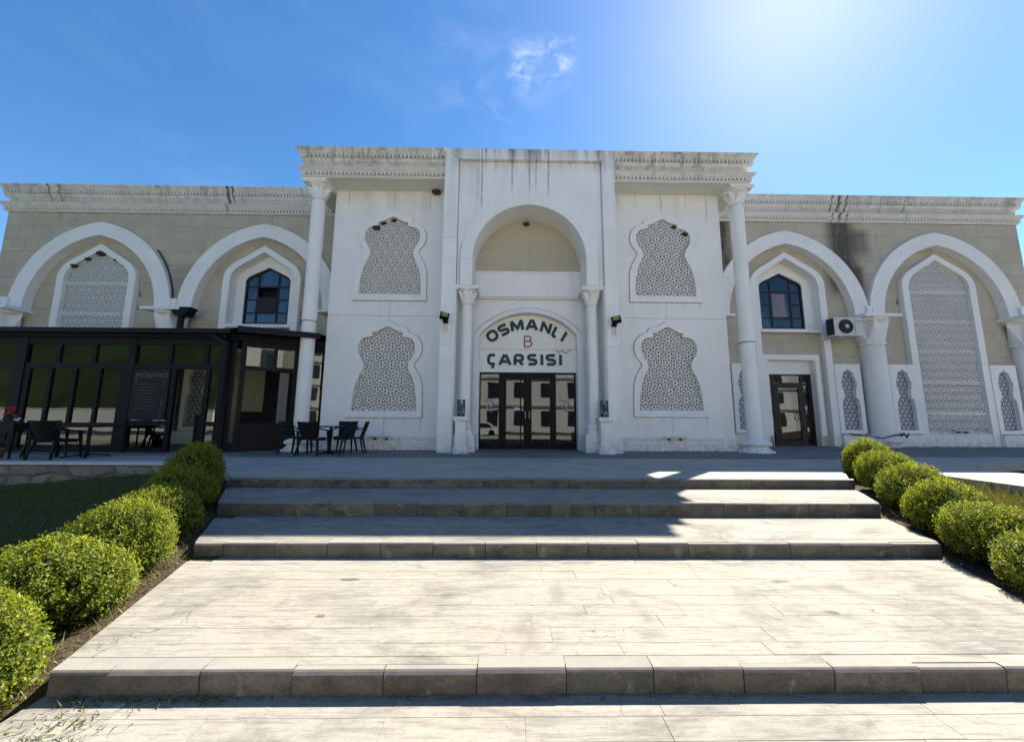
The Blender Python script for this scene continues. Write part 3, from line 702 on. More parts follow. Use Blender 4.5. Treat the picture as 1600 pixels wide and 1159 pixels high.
cornice_run('cornice', -6.46, -2.0, 10.64, ZC0, 0.93, 2.6, bld, 'cornice', lret=True, seg=2.2, retlen=2.6)
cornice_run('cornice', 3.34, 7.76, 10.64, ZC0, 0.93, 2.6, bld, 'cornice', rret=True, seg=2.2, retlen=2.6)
sf = MB(); sf.box(-6.44, -1.9, 10.66, 13.4, 8.53, 8.6); sf.box(3.3, 7.74, 10.66, 13.4, 8.53, 8.6)
sf.build('soffit', 'white', bld)
rf = MB(); rf.box(-6.2, 7.5, 10.9, 13.6, 9.30, 9.38); rf.box(-19.4, 20.6, 13.5, 28, 9.6, 9.8)
rf.build('roof', 'mortar', bld)
bk = MB(); bk.box(-19.45, 20.6, 27.7, 28, 0, 9.7); bk.box(-19.45, -19.2, 13.7, 27.7, 0, 9.7); bk.box(20.35, 20.6, 13.7, 27.7, 0, 9.7)
bk.box(XL+0.05, XL+0.3, YW+0.4, 13.6, 0, 8.5); bk.box(XR-0.3, XR-0.05, YW+0.4, 13.6, 0, 8.5)
bk.box(XL+0.3, XL+0.5, 13.6, 13.8, 4.0, 9.6)
bk.build('outer_wall', 'cream', bld)

# ---- portal
def pier(xa, xb, za, zb):
    q = MB(); q.box(xa, xb, 10.38, YW+0.2, za, zb)
    # fine vertical fillets on the face
    w = xb-xa
    q.box(xa+0.05*w, xa+0.10*w, 10.372, 10.39, za+0.02, zb-0.02); q.box(xb-0.22*w, xb-0.16*w, 10.370, 10.39, za+0.02, zb-0.02)
    return q
por = None
PZ = [0.0, 3.09, 6.455]
for xa, xb in ((-1.985, -1.56), (2.945, 3.33)):
    for za, zb in ((0.0, 3.09), (3.096, 6.455)):
        o_ = pier(xa, xb, za, zb).build('portal' if por is None else 'pier_block', 'portal', bld if por is None else por)
        if por is None: por = o_
q = MB()
for (xo, xi) in ((-1.985, -1.56), (3.33, 2.945)):
    p = MB(); p.prism([(xo, 6.461), (xi, 6.461), (xi, 9.06), (xo, 9.425)], 10.38, YW+0.2); p.build('pier_block', 'portal', por)
p = MB(); p.prism([(-1.98, 9.427), (-1.555, 9.066), (2.94, 9.066), (3.325, 9.427)], 10.376, YW+0.2)
p.build('top_band', 'portal', por)
# two-centred arch helper
def arch_half(c, half, rise, zs, n=26, side=1):
    e = (rise*rise-half*half)/(2*half); R = half+e
    a1 = math.atan2(rise, e)
    return [(c+side*(-e+R*cos(a1*k/n)), zs+R*sin(a1*k/n)) for k in range(n+1)]
AC = 0.665
for s_ in (1, -1):
    out = [(AC+s_*2.115, 4.96)] + arch_half(AC, 2.115, 2.14, 5.81, 26, s_)
    inn = [(AC+s_*1.74, 4.96)] + arch_half(AC, 1.74, 1.765, 5.81, 26, s_)
    # lower straight stone and upper curved stone of the archivolt
    p = MB(); p.box(min(out[0][0], inn[0][0]), max(out[0][0], inn[0][0]), 10.42, 11.36, 4.96, 5.805); p.build('arch_block', 'portal', por)
    p = MB(); o2, i2 = [(x, z) for x, z in out[1:]], [(x, z) for x, z in inn[1:]]
    o2[0] = (o2[0][0], 5.811); i2[0] = (i2[0][0], 5.811); o2[-1] = (AC+s_*0.003, o2[-1][1]); i2[-1] = (AC+s_*0.003, i2[-1][1])
    p.ring(o2, i2, 10.42, 11.36); p.build('arch_block', 'portal', por)
    p = MB(); p.ring([(AC+s_*2.145, 4.97)] + arch_half(AC, 2.145, 2.17, 5.81, 26, s_), [(AC+s_*2.113, 4.97)] + arch_half(AC, 2.113, 2.138, 5.81, 26, s_), 10.496, 10.53); p.build('shade_line', 'recess_shade', por)  # dark ring painted as the shadow line along the archivolt
    # spandrel panel
    edge = -1.545 if s_ < 0 else 2.93
    poly = [(edge, 4.97), (edge, 9.06), (AC+s_*0.003, 9.06)] + [(x+s_*0.014*min(1, abs(x-AC)/0.5), z+0.014) for x, z in o2[::-1]] + [(AC+s_*2.129, 4.97)]
    p = MB(); p.prism(poly, 10.50, 10.62); p.build('spandrel_panel', 'portal', por)
# niche back wall, tympanum, lintel, side cheeks
q = MB(); q.box(-1.54, -1.06, 11.36, 11.5, 0, 7.7); q.box(2.42, 2.92, 11.36, 11.5, 0, 7.7)
q.prism([(-1.06, 3.0), (-1.06, 4.95), (2.42, 4.95), (2.42, 3.0)] + [(x, z+0.02) for x, z in [(2.40, 3.75), (1.9, 4.15), (1.3, 4.42), (AC, 4.55), (0.0, 4.42), (-0.55, 4.15), (-1.05, 3.75)]], 11.38, 11.5)
q.box(-1.66, -1.54, 10.45, 11.5, 0, 5.0); q.box(2.92, 3.0, 10.45, 11.5, 0, 5.0)
q.build('portal_niche_wall', 'white', por)
q = MB(); q.prism([(-1.15, 4.9)] + arch_half(AC, 1.82, 1.9, 5.78, 20, -1) + arch_half(AC, 1.82, 1.9, 5.78, 20, 1)[::-1] + [(2.48, 4.9)], 11.362, 11.44)
q.build('tympanum', 'stone', por)
q = MB(); q.box(-1.06, 2.40, 11.29, 11.36, 5.70, 5.765); q.box(-1.06, 2.40, 11.29, 11.36, 4.90, 4.95); q.box(-1.06, -1.0, 11.29, 11.36, 4.95, 5.70); q.box(2.34, 2.40, 11.29, 11.36, 4.95, 5.70)
q.box(-1.0, 2.34, 11.318, 11.36, 4.95, 5.70); q.box(-1.06, 2.40, 11.27, 11.36, 4.83, 4.875)
q.build('lintel', 'white', por)
# door surround: legs and segmental arch with two mouldings
def seg_arc(c, half, rise, zs, n=30):
    R = (half*half+rise*rise)/(2*rise); a = math.asin(half/R)
    return [(c+R*sin(-a+2*a*k/n), zs-R+rise+R*cos(-a+2*a*k/n)) for k in range(n+1)]
DC = 0.685
q = MB(); q.box(-1.085, -0.885, 11.33, 11.74, 0.0, 3.66); q.box(2.255, 2.455, 11.33, 11.74, 0.0, 3.66)
q.ring(seg_arc(DC, 1.77, 0.77, 3.915-0.25), seg_arc(DC, 1.57, 0.73, 3.66), 11.33, 11.74)
srd = q.build('door_surround', 'white', por)
q = MB(); q.ring(seg_arc(DC, 1.79, 0.78, 3.93-0.02), seg_arc(DC, 1.77, 0.77, 3.915-0.24), 11.345, 11.5); q.build('outer_moulding', 'white', srd)
q = MB(); q.ring(seg_arc(DC, 1.805, 0.785, 3.93-0.02), seg_arc(DC, 1.79, 0.78, 3.93-0.02), 11.374, 11.40); q.build('shade_line', 'mortar', srd)  # thin dark ring painted as the shade line over the door arch
q = MB(); q.ring(seg_arc(DC, 1.675, 0.752, 3.79), seg_arc(DC, 1.665, 0.75, 3.785), 11.327, 11.36); q.build('shade_line', 'recess_shade', srd)  # second painted shade line, on the face of the surround

# sign board with raised letters
q = MB(); q.prism([(-0.91, 3.215), (2.28, 3.215)] + seg_arc(DC, 1.62, 0.76, 3.62)[::-1], 11.60, 11.66)
sgn = q.build('sign_board', 'cream', bld)
q = MB(); q.box(-0.9, 2.27, 11.585, 11.66, 2.46, 3.205); q.build('lower_sign_panel', 'white', sgn)
q = MB(); q.box(-0.9, 2.27, 11.575, 11.62, 3.197, 3.225); q.build('trim_strip', 'grey', sgn)
def stroke(m, pts, w, y0, y1, closed=False):
    """flat ribbon with mitred corners in XZ"""
    P = [Vector(p) for p in pts]; n = len(P); L, Rr = [], []
    for i in range(n):
        if closed: a, b = P[(i-1) % n], P[(i+1) % n]
        else: a, b = P[max(i-1, 0)], P[min(i+1, n-1)]
        d1 = (P[i]-a).normalized() if (P[i]-a).length > 1e-9 else (b-P[i]).normalized()
        d2 = (b-P[i]).normalized() if (b-P[i]).length > 1e-9 else d1
        t = (d1+d2); t = t.normalized() if t.length > 1e-6 else d1
        nn = Vector((-t.y, t.x)); c = max(0.45, nn.dot(Vector((-d1.y, d1.x))))
        L.append(tuple(P[i]+nn*w/2/c)); Rr.append(tuple(P[i]-nn*w/2/c))
    m.ring(L, Rr, y0, y1, 0, closed)
def rounded(pts, r, n=5, closed=False):
    P = [Vector(p) for p in pts]; out = []; N_ = len(P)
    for i in range(N_):
        if not closed and i in (0, N_-1): out.append(tuple(P[i])); continue
        a, b = P[(i-1) % N_], P[(i+1) % N_]
        da, db = (a-P[i]), (b-P[i]); ra = min(r, da.length*0.49); rb = min(r, db.length*0.49)
        p, q = P[i]+da.normalized()*ra, P[i]+db.normalized()*rb
        for k in range(n+1):
            t = k/n; out.append(tuple(p*(1-t)**2+P[i]*2*t*(1-t)+q*t*t))
    return out
# glyph strokes in a unit box, width 1 x height 1 : list of (points, corner radius, closed)
GL = {
 'O': [([(0.0, 0.0), (1, 0.0), (1, 1), (0, 1)], 0.42, True)],
 'S': [([(1.0, 1), (0.0, 1), (0.0, 0.52), (1, 0.48), (1, 0), (0.0, 0)], 0.30, False)],
 'M': [([(0, -0.1), (0, 1.0)], 0, False), ([(1, -0.1), (1, 1.0)], 0, False), ([(0, 1.05), (0.5, 0.15), (1, 1.05)], 0.0, False)],
 'A': [([(-0.08, -0.1), (0.44, 1.08)], 0, False), ([(0.56, 1.08), (1.08, -0.1)], 0, False), ([(0.2, 0.27), (0.8, 0.27)], 0, False)],
 'N': [([(0, -0.1), (0, 1.1)], 0, False), ([(1, -0.1), (1, 1.1)], 0, False), ([(0, 1.0), (1, 0.0)], 0, False)],
 'L': [([(0, 1.1), (0, 0.0), (1, 0.0)], 0.3, False)],
 'I': [([(0.5, -0.1), (0.5, 1.1)], 0, False)],
 'C': [([(1, 1), (0.0, 1), (0.0, 0), (1, 0)], 0.40, False), ([(0.62, -0.1), (0.62, -0.22), (0.78, -0.22), (0.78, -0.40), (0.40, -0.40)], 0.08, False)],
 'R': [([(0, -0.1), (0, 1.0), (1, 1.0), (1, 0.38), (0, 0.38)], 0.28, False), ([(0.55, 0.38), (1.02, -0.1)], 0, False)],
 'B': [([(0, -0.05), (0, 1.05)], 0, False), ([(0, 1), (0.88, 1), (0.88, 0.54), (0, 0.54)], 0.36, False), ([(0, 0.54), (1, 0.54), (1, 0), (0, 0)], 0.40, False)],
}
def letter(ch, cx, cz, w, h, rot, thick, yface, parent, mat, depth=0.022):
    m = MB(); ca, sa = cos(radians(rot)), sin(radians(rot)); k = 0
    for pts, r, closed in GL[ch]:
        P = [((x-0.5)*(w-thick), (z-0.5)*(h-thick)) for x, z in pts]
        if r: P = rounded(P, r*min(w, h), 6, closed)
        P = [(cx+x*ca-z*sa, cz+x*sa+z*ca) for x, z in P]
        stroke(m, P, thick if not (ch == 'C' and len(pts) == 5) else thick*0.55, yface-depth-0.0006*k, yface+0.004, closed); k += 1
    return m.build('letter', mat, parent)
for ch, x, z, w, rot in [('O', -0.486, 3.667, 0.40, 33), ('S', -0.119, 3.868, 0.36, 25), ('M', 0.322, 4.025, 0.44, 9), ('A', 0.815, 4.050, 0.38, -2), ('N', 1.285, 3.957, 0.36, -16), ('L', 1.605, 3.795, 0.23, -27), ('I', 1.873, 3.653, 0.09, -30)]:
    letter(ch, x, z, w, 0.39, rot, 0.098, 11.60, sgn, 'green_letter')
for ch, a, b in [('C', -0.648, -0.34), ('A', -0.262, 0.137), ('R', 0.212, 0.556), ('S', 0.656, 0.998), ('I', 1.093, 1.187), ('S', 1.258, 1.613), ('I', 1.703, 1.797)]:
    letter(ch, (a+b)/2, 2.875, b-a, 0.39, 0, 0.098, 11.585, sgn, 'green_letter')
letter('B', 0.692, 3.485, 0.27, 0.385, 0, 0.036, 11.60, sgn, 'red_letter')
m = MB(); m.tube([(1.60, 11.57, 3.20), (1.70, 11.56, 3.12), (1.80, 11.57, 3.18), (1.92, 11.55, 3.09), (2.05, 11.57, 3.19)], 0.012, 6); m.build('loose_wire', 'cable', sgn)

# entrance doors
dz = 2.46; yd = 11.68
fr = MB()
def dbox(x0, x1, z0, z1, y0=yd, y1=yd+0.07): fr.box(x0, x1, y0, y1, z0, z1)
dbox(-0.885, 2.255, dz-0.055, dz); dbox(-0.885, -0.845, 0, dz-0.055); dbox(2.205, 2.255, 0, dz-0.055); dbox(-0.845, 2.205, 0.0, 0.12)
door = fr.build('entrance_door', 'door_metal', bld)
def post(x0, x1, z0, z1, name='door_post', dy=0.012):
    q = MB(); q.box(x0, x1, yd-dy, yd+0.06, z0, z1); return q.build(name, 'door_metal', door)
post(-0.255, -0.035, 0.12, dz-0.055); post(1.42, 1.60, 0.12, dz-0.055)
def leaf(x0, x1, st_l, st_r, top=0.16, bot=0.12):
    q = MB(); z0, z1 = 0.03, dz-0.06; dy = -0.022
    q.box(x0, x0+st_l, yd+dy, yd+0.05, z0, z1); q.box(x1-st_r, x1, yd+dy, yd+0.05, z0, z1)
    q.box(x0+st_l, x1-st_r, yd+dy, yd+0.05, z1-top, z1); q.box(x0+st_l, x1-st_r, yd+dy, yd+0.05, z0, z0+bot)
    lf = q.build('door_leaf', 'door_metal', door)
    p = MB(); p.box(x0+st_l, x1-st_r, yd+0.005, yd+0.017, z0+bot, z1-top); p.build('pane', 'glass', lf)
    return lf
l1 = leaf(-0.035, 0.66, 0.02, 0.11); l2 = leaf(0.665, 1.42, 0.14, 0.02)
q = MB(); q.box(0.43, 0.468, yd-0.024, yd+0.03, 0.16, dz-0.22); q.build('stile', 'door_metal', l1)
q = MB(); q.tube([(0.60, yd-0.03, 1.2), (0.60, yd-0.075, 1.2), (0.60, yd-0.075, 0.98), (0.60, yd-0.03, 0.98)], 0.011); q.build('handle', 'grey', l1)
q = MB(); q.tube([(0.73, yd-0.03, 1.2), (0.73, yd-0.075, 1.2), (0.73, yd-0.075, 0.98), (0.73, yd-0.03, 0.98)], 0.011); q.build('handle', 'grey', l2)
q = MB(); q.box(0.225, 0.43, yd-0.001, yd+0.004, 1.26, 1.325); q.build('notice', 'paper', l1)
for x0, x1 in ((-0.845, -0.255), (1.60, 2.205)):
    p = MB(); p.box(x0, x1, yd+0.01, yd+0.022, 0.12, dz-0.055); pn = p.build('pane', 'glass', door)
    # swirl emblem: three crescents hooked like a wave
    ex, ez = (x0+0.07, 1.535); s_ = 0.40
    for k, (pts, mat) in enumerate([
        ([(0.0, 0.0), (0.22, 0.10), (0.50, 0.16), (0.80, 0.10), (0.98, -0.08), (0.95, -0.30)], 'em_white'),
        ([(0.10, -0.01), (0.35, 0.02), (0.60, 0.02), (0.80, -0.08), (0.88, -0.25), (0.80, -0.40)], 'em_blue'),
        ([(0.30, -0.06), (0.55, -0.06), (0.72, -0.18), (0.74, -0.34), (0.66, -0.46)], 'em_white'),
        ([(0.36, -0.16), (0.32, -0.42), (0.40, -0.66), (0.58, -0.82), (0.78, -0.86)], 'em_white'),
        ([(0.46, -0.22), (0.46, -0.46), (0.56, -0.66), (0.74, -0.78)], 'em_blue'),
        ([(0.56, -0.26), (0.60, -0.48), (0.74, -0.66), (1.0, -0.76)], 'em_white')]):
        mm = MB(); P = rounded([(ex+x*s_, ez+z*s_) for x, z in pts], 0.08, 4)
        stroke(mm, P, 0.024, yd+0.0065-0.0004*k, yd+0.009); mm.build('emblem', mat, pn)
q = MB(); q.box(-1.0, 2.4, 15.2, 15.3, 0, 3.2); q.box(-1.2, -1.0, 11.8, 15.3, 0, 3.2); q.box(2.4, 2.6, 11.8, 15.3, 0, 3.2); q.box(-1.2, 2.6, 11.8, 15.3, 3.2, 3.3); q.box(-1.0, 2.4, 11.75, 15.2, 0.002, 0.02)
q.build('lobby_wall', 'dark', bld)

# ---- columns
def capital(q, cx, cy, r0, r1, z0, z1, n=8, sq=1.0):
    """star capital: lower ring r0 opens to r1 through sharp triangular folds"""
    k = 2*n; rows = []
    def ringv(ra, rb, z, ph=0): return [(cx+(ra if i % 2 == 0 else rb)*cos(2*pi*(i+ph)/k), cy+(ra if i % 2 == 0 else rb)*sin(2*pi*(i+ph)/k), z) for i in range(k)]
    h = z1-z0
    rows = [ringv(r0*1.08, r0*1.08, z0), ringv(r0*1.08, r0*1.08, z0+0.10*h), ringv(r0*0.98, r0*1.02, z0+0.12*h), ringv(r1*1.02, r0*1.0, z0+0.82*h), ringv(r1*1.04, r1*1.04, z0+0.92*h), ringv(r1*1.04, r1*1.04, z1)]
    vs = [p for r in rows for p in r]
    fs = []
    for j in range(len(rows)-1):
        for i in range(k):
            a, b, c, d = j*k+i, j*k+(i+1) % k, (j+1)*k+(i+1) % k, (j+1)*k+i
            if i % 2 == 0: fs += [(a, b, d), (b, c, d)]
            else: fs += [(a, b, c), (a, c, d)]
    q.add(vs, fs); q.add(rows[-1], [tuple(range(k))]); return q
def big_column(cx, cy, zj):
    q = MB(); q.lathe([(0.205, 0.40), (0.20, zj-0.004)], cx, cy, 28)
    sh = q.build('column', 'white', bld)
    q = MB(); q.lathe([(0.208, zj+0.004), (0.200, 7.95)], cx, cy, 28); q.build('upper_shaft', 'white', sh)
    q = MB(); q.lathe([(0.213, zj-0.012), (0.213, zj+0.012)], cx, cy, 28); q.build('joint_ring', 'mortar', sh)
    q = MB(); q.lathe([(0.49, 0.0), (0.49, 0.03), (0.40, 0.09), (0.33, 0.15), (0.335, 0.18), (0.40, 0.20), (0.425, 0.245), (0.415, 0.29), (0.34, 0.325), (0.26, 0.36), (0.22, 0.40)], cx, cy, 32); q.build('base', 'white', sh)
    q = MB(); capital(q, cx, cy, 0.205, 0.335, 7.95, 8.40, 7); q.build('capital', 'white', sh)
    q = MB(); q.box(cx-0.36, cx+0.36, cy-0.36, cy+0.36, 8.40, 8.455); q.box(cx-0.40, cx+0.40, cy-0.38, cy+0.38, 8.455, 8.515); q.build('abacus', 'white', sh)
big_column(-6.155, 10.98, 3.92); big_column(7.545, 10.98, 3.37)
def small_column(cx, cy):
    q = MB(); q.lathe([(0.168, 0.80), (0.160, 4.42)], cx, cy, 24); sh = q.build('portal_column', 'white', bld)
    q = MB(); q.lathe([(0.24, 0.50), (0.235, 0.56), (0.19, 0.64), (0.185, 0.66), (0.225, 0.70), (0.225, 0.735), (0.185, 0.77), (0.185, 0.80)], cx, cy, 24); q.build('base', 'white', sh)
    q = MB(); q.box(cx-0.30, cx+0.31, cy-0.24, 11.4, 0.0, 0.50); q.build('pedestal_block', 'white', sh)
    q = MB(); capital(q, cx, cy, 0.168, 0.285, 4.42, 4.86, 7); q.build('capital', 'white', sh)
    q = MB(); q.box(cx-0.335, cx+0.345, cy-0.30, 11.4, 4.862, 4.958); q.build('abacus', 'white', sh)
small_column(-1.235, 10.74); small_column(2.60, 10.74)

# ---- wings
YF, YI = 13.42, 13.60      # spandrel face, recessed wall face
ZS = 4.95
BAYS = [(-15.77, 'lattice'), (-9.48, 'window'), (11.02, 'window_door'), (17.09, 'lattice')]
HO, RO, HI, RI = 3.02, 3.48, 2.45, 2.95
def arch_z(dx, half, rise):
    dx = abs(dx)
    if dx >= half: return None
    e = (rise*rise-half*half)/(2*half); R = half+e
    return sqrt(max(0, R*R-(dx+e)**2))
FO = [(1.48, 0.0), (1.48, 6.26)] + [((1-t)**2*1.48+2*t*(1-t)*1.46+t*t*1.12, (1-t)**2*6.26+2*t*(1-t)*6.63+t*t*6.89) for t in np.linspace(0.12, 1, 8)] + [(0.0, 7.60)]
FI = [(1.22, 0.0), (1.22, 6.26)] + [((1-t)**2*1.22+2*t*(1-t)*1.20+t*t*0.925, (1-t)**2*6.26+2*t*(1-t)*6.55+t*t*6.755) for t in np.linspace(0.12, 1, 8)] + [(0.0, 7.34)]
def frame_z(dx):
    dx = abs(dx)
    xs = [p[0] for p in FO[1:]][::-1]; zs = [p[1] for p in FO[1:]][::-1]
    return None if dx >= 1.475 else float(np.interp(dx, xs, zs))-0.03
def blocks(parent, x0, x1, z0, z1, yface, floor, skip, course=0.53, thick=0.07, zstart=None, name='stone_block', bond=1.15):
    z = zstart if zstart is not None else z0; r = 0
    while z < z1-0.05:
        za, zb_ = max(z, z0), min(z+course, z1); x = x0 - random.uniform(0, 0.9)
        while x < x1:
            L = random.choice([0.55, 0.9, 1.2, 1.35, 1.0]); a, b = max(x, x0), min(x+L, x1); x += L
            if b-a < 0.06: continue
            cuts = [a] + [c for c in floor['cuts'] if a+0.02 < c < b-0.02] + [b]
            for u, v in zip(cuts[:-1], cuts[1:]):
                g_ = 0.0035; us = np.linspace(u+(g_ if u == a else 0), v-(g_ if v == b else 0), 9)
                lo = [max(za+g_, floor['f'](t) if floor['f'](t) is not None else -9) for t in us]
                top = zb_-g_
                ok = [i for i in range(9) if lo[i] < top-0.01]
                if len(ok) < 2: continue
                i0, i1 = ok[0], ok[-1]
                poly = [(us[i], min(lo[i], top)) for i in range(max(0, i0-1), min(8, i1+1)+1)]
                poly += [(us[min(8, i1+1)], top), (us[max(0, i0-1)], top)]
                # drop degenerate corners
                pp = [poly[0]]
                for q_ in poly[1:]:
                    if abs(q_[0]-pp[-1][0])+abs(q_[1]-pp[-1][1]) > 1e-3: pp.append(q_)
                if len(pp) > 2 and abs(pp[0][0]-pp[-1][0])+abs(pp[0][1]-pp[-1][1]) < 1e-3: pp.pop()
                if len(pp) < 3: continue
                cxm = (u+v)/2; czm = (max(lo[ok[0]], za)+top)/2
                if skip(cxm, czm, us, top): continue
                q = MB(); dy = random.uniform(-0.004, 0.003); q.prism(pp, yface+dy, yface+thick, back=False)
                q.build(name, 'stone', parent, fix=False)
        z += course; r += 1
for side in (0, 1):
    bays = BAYS[:2] if side == 0 else BAYS[2:]
    X0, X1 = (-19.52, -5.76) if side == 0 else (7.14, 20.67)
    cs = [b[0] for b in bays]
    q = MB()
    # mortar bed behind the outer blocks, cut along the arches
    pts = [(X0, 8.86), (X0, 4.0)]
    for c in cs:
        pts += [(c-2.95, 4.0)] + [(x, z) for x, z in arch_half(c, 2.95, 3.4, ZS, 16, -1)] + [(x, z) for x, z in arch_half(c, 2.95, 3.4, ZS, 16, 1)[::-1]][1:] + [(c+2.95, 4.0)]
    pts += [(X1, 4.0), (X1, 8.86)]
    q.prism(pts, YF+0.045, YF+0.12)
    q.box(X0+0.05, X1-0.05, YF+0.1, YF+0.5, 8.2, 8.86)
    wing = q.build('wing_wall', 'mortar', bld)
    def fl(t, cs=cs):
        for c in cs:
            if abs(t-c) < 2.80:
                return ZS + arch_z(t-c, 2.80, 3.25)
        return None
    blocks(wing, X0, X1, ZS, 8.85, YF, {'f': fl, 'cuts': cs + [c+s_*2.8 for c in cs for s_ in (1, -1)]}, lambda *a: False, zstart=8.85-0.53*8)
    # blocks low at the outer ends of the wing
    for (a, b) in (((X0, cs[0]-3.0), ) if side == 0 else ((X0, cs[0]-2.9), (cs[1]+2.9, X1))):
        blocks(wing, a, b, 3.12 if side else 0.4, ZS-0.01, YF, {'f': lambda t: None, 'cuts': []}, lambda *a: False)
        q = MB(); q.box(a+.02, b-.02, YF+0.06, YF+0.5, 0, ZS+.2); q.build('end_pier', 'mortar', wing)
    for c, kind in bays:
        # recessed wall: mortar bed as two halves around the frame
        q = MB()
        for s_ in (1, -1):
            fo = [(c+s_*(x-0.04 if x > 0.04 else 0), z) for x, z in FO]
            q.prism([(c+s_*3.0, 0.0)] + [(c+s_*1.44, 0.0)] + fo[1:] + [(c, 8.4), (c+s_*3.0, 8.4)], YI+0.05, YI+0.16)
        rec = q.build('recessed_wall', 'mortar', bld)
        def f2(t, c=c): return frame_z(t-c)
        def sk(xm, zm, us, top, c=c):
            d = abs(xm-c); a = arch_z(min(d, 2.7), 2.75, 3.25)
            return d > 2.85 or (zm > ZS and (a is None or top-0.53 > ZS+a+0.05))
        blocks(rec, c-2.75, c+2.75, 3.12, 8.2, YI, {'f': f2, 'cuts': [c, c-1.475, c+1.475]}, sk, zstart=8.2-0.53*10)
        # archivolt: two stones meeting at the crown
        ar = None
        for s_ in (-1, 1):
            o_ = arch_half(c, HO, RO, ZS, 30, s_); i_ = arch_half(c, HI, RI, ZS, 30, s_)
            o_[-1] = (c+s_*0.003, o_[-1][1]); i_[-1] = (c+s_*0.003, i_[-1][1])
            p = MB(); p.ring(o_, i_, 13.30, YI+0.04); r_ = p.build('arch' if ar is None else 'arch_stone', 'white', bld if ar is None else ar)
            ar = ar or r_
        # inner surround of two legs and two hood stones
        sr = None
        for s_ in (-1, 1):
            fo = [(c+s_*x, z) for x, z in FO]; fi = [(c+s_*x, z) for x, z in FI]
            deep = 13.88 if kind != 'lattice' else 13.72
            p = MB(); p.box(min(fo[0][0], fi[0][0]), max(fo[0][0], fi[0][0]), 13.43, deep, 0.0, 3.13); r_ = p.build('bay_surround' if sr is None else 'surround_leg', 'white', bld if sr is None else sr); sr = sr or r_
            p = MB(); p.box(min(fo[0][0], fi[0][0]), max(fo[0][0], fi[0][0]), 13.43, deep, 3.135, 6.245); p.build('surround_leg', 'white', sr)
            fo2 = [(fo[1][0], 6.25)] + fo[1:-1] + [(c+s_*0.003, fo[-1][1])]; fi2 = [(fi[1][0], 6.25)] + fi[1:-1] + [(c+s_*0.003, fi[-1][1])]
            p = MB(); p.ring(fo2, fi2, 13.43, deep); p.build('surround_hood', 'white', sr)
        if kind == 'lattice':
            outl = [(c+x*1.01, z) for x, z in FI]; outl = outl + mirror(outl, c)[::-1]
            joints = [0.47, 1.24, 2.43, 3.64, 4.83, 6.03, 7.40]
            for za, zb_ in zip(joints[:-1], joints[1:]):
                lattice(outl, 13.535, 0.10, sr, (za+0.006, zb_-0.006), w=0.054, phase=(0.08, 0.03), side=0.325*(1.19/4/0.2815) if zb_ < 6.5 else 0.335)
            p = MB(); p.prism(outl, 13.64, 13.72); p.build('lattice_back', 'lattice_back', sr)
            p = MB(); p.box(c-1.22, c+1.22, 13.46, 13.72, 0.0, 0.46); p.build('base_block', 'white', sr)
        else:
            # white panel with pointed window, sill, beige wall and door below
            wb, wsh, wap, wh = 4.56, 6.33, 6.87, 0.88
            wo = [(wh, wb), (wh, wsh), (wh*0.93, wsh+0.11), (wh*0.78, wsh+0.20), (0.0, wap)]
            p = MB()
            for s_ in (-1, 1):
                fi = [(c+s_*x*1.005, z) for x, z in FI[1:]]
                p.prism([(c+s_*1.226, wb-0.1)] + fi + [(c+s_*x, z) for x, z in wo[::-1]] + [(c+s_*wh, wb-0.1)], 13.80, 13.87)
            p.build('window_panel', 'white', sr)
            p = MB(); p.box(c-1.219, c+1.219, 13.40, 13.87, 4.33, 4.455); p.build('sill', 'white', sr)
            # window
            wf = MB(); ya = 13.845
            wi = [(wh-0.07, wb+0.07), (wh-0.07, wsh-0.02), (wh*0.93-0.065, wsh+0.06), (wh*0.78-0.04, wsh+0.12), (0.0, wap-0.085)]
            wfull = [(c+x, z) for x, z in wo] + [(c-x, z) for x, z in wo[-2::-1]]; wif = [(c+x, z) for x, z in wi] + [(c-x, z) for x, z in wi[-2::-1]]
            wf.ring(wfull, wif, ya, ya+0.08, 0, True)
            win = wf.build('window', 'brown', bld)
            zt = [5.02, 5.56, 6.08]
            for s_ in (-1, 1):
                xm = c+s_*0.40; top = wsh+0.12+(wap-0.085-wsh-0.12)*(1-0.40/(wh*0.78-0.04))
                p = MB(); p.box(xm-0.035, xm+0.035, ya+0.008, ya+0.07, wb+0.07, top); p.build('mullion', 'brown', win)
                for zz in zt:
                    xa, xb = sorted((c+s_*0.435, c+s_*(wh-0.07))); p = MB(); p.box(xa, xb, ya+0.012, ya+0.066, zz-0.03, zz+0.03); p.build('transom', 'brown', win)
                zz = [wb+0.07] + zt
                for za, zb_ in zip(zz[:-1], zz[1:]):
                    p = MB(); p.box(xa, xb, ya+0.03, ya+0.042, za+(0.03 if za > wb+0.1 else 0), zb_-0.03); p.build('pane', 'glass', win)
                p = MB(); p.prism([(c+s_*0.435, 6.11), (c+s_*0.81, 6.11), (c+s_*0.81, wsh-0.02), (c+s_*(wh*0.93-0.065), wsh+0.06), (c+s_*(wh*0.78-0.04), wsh+0.12), (c+s_*0.435, wsh+0.31)], ya+0.03, ya+0.042); p.build('pane', 'glass', win)
            for zz in (zt[0], zt[2]):
                p = MB(); p.box(c-0.365, c+0.365, ya+0.010, ya+0.068, zz-0.035, zz+0.035); p.build('transom', 'brown', win)
            p = MB(); p.box(c-0.365, c+0.365, ya+0.03, ya+0.042, wb+0.07, zt[0]-0.035); p.build('pane', 'glass', win)
            p = MB(); p.prism([(c-0.365, 6.115), (c+0.365, 6.115), (c+0.365, 6.60), (c, wap-0.085), (c-0.365, 6.60)], ya+0.03, ya+0.042); p.build('pane', 'glass', win)
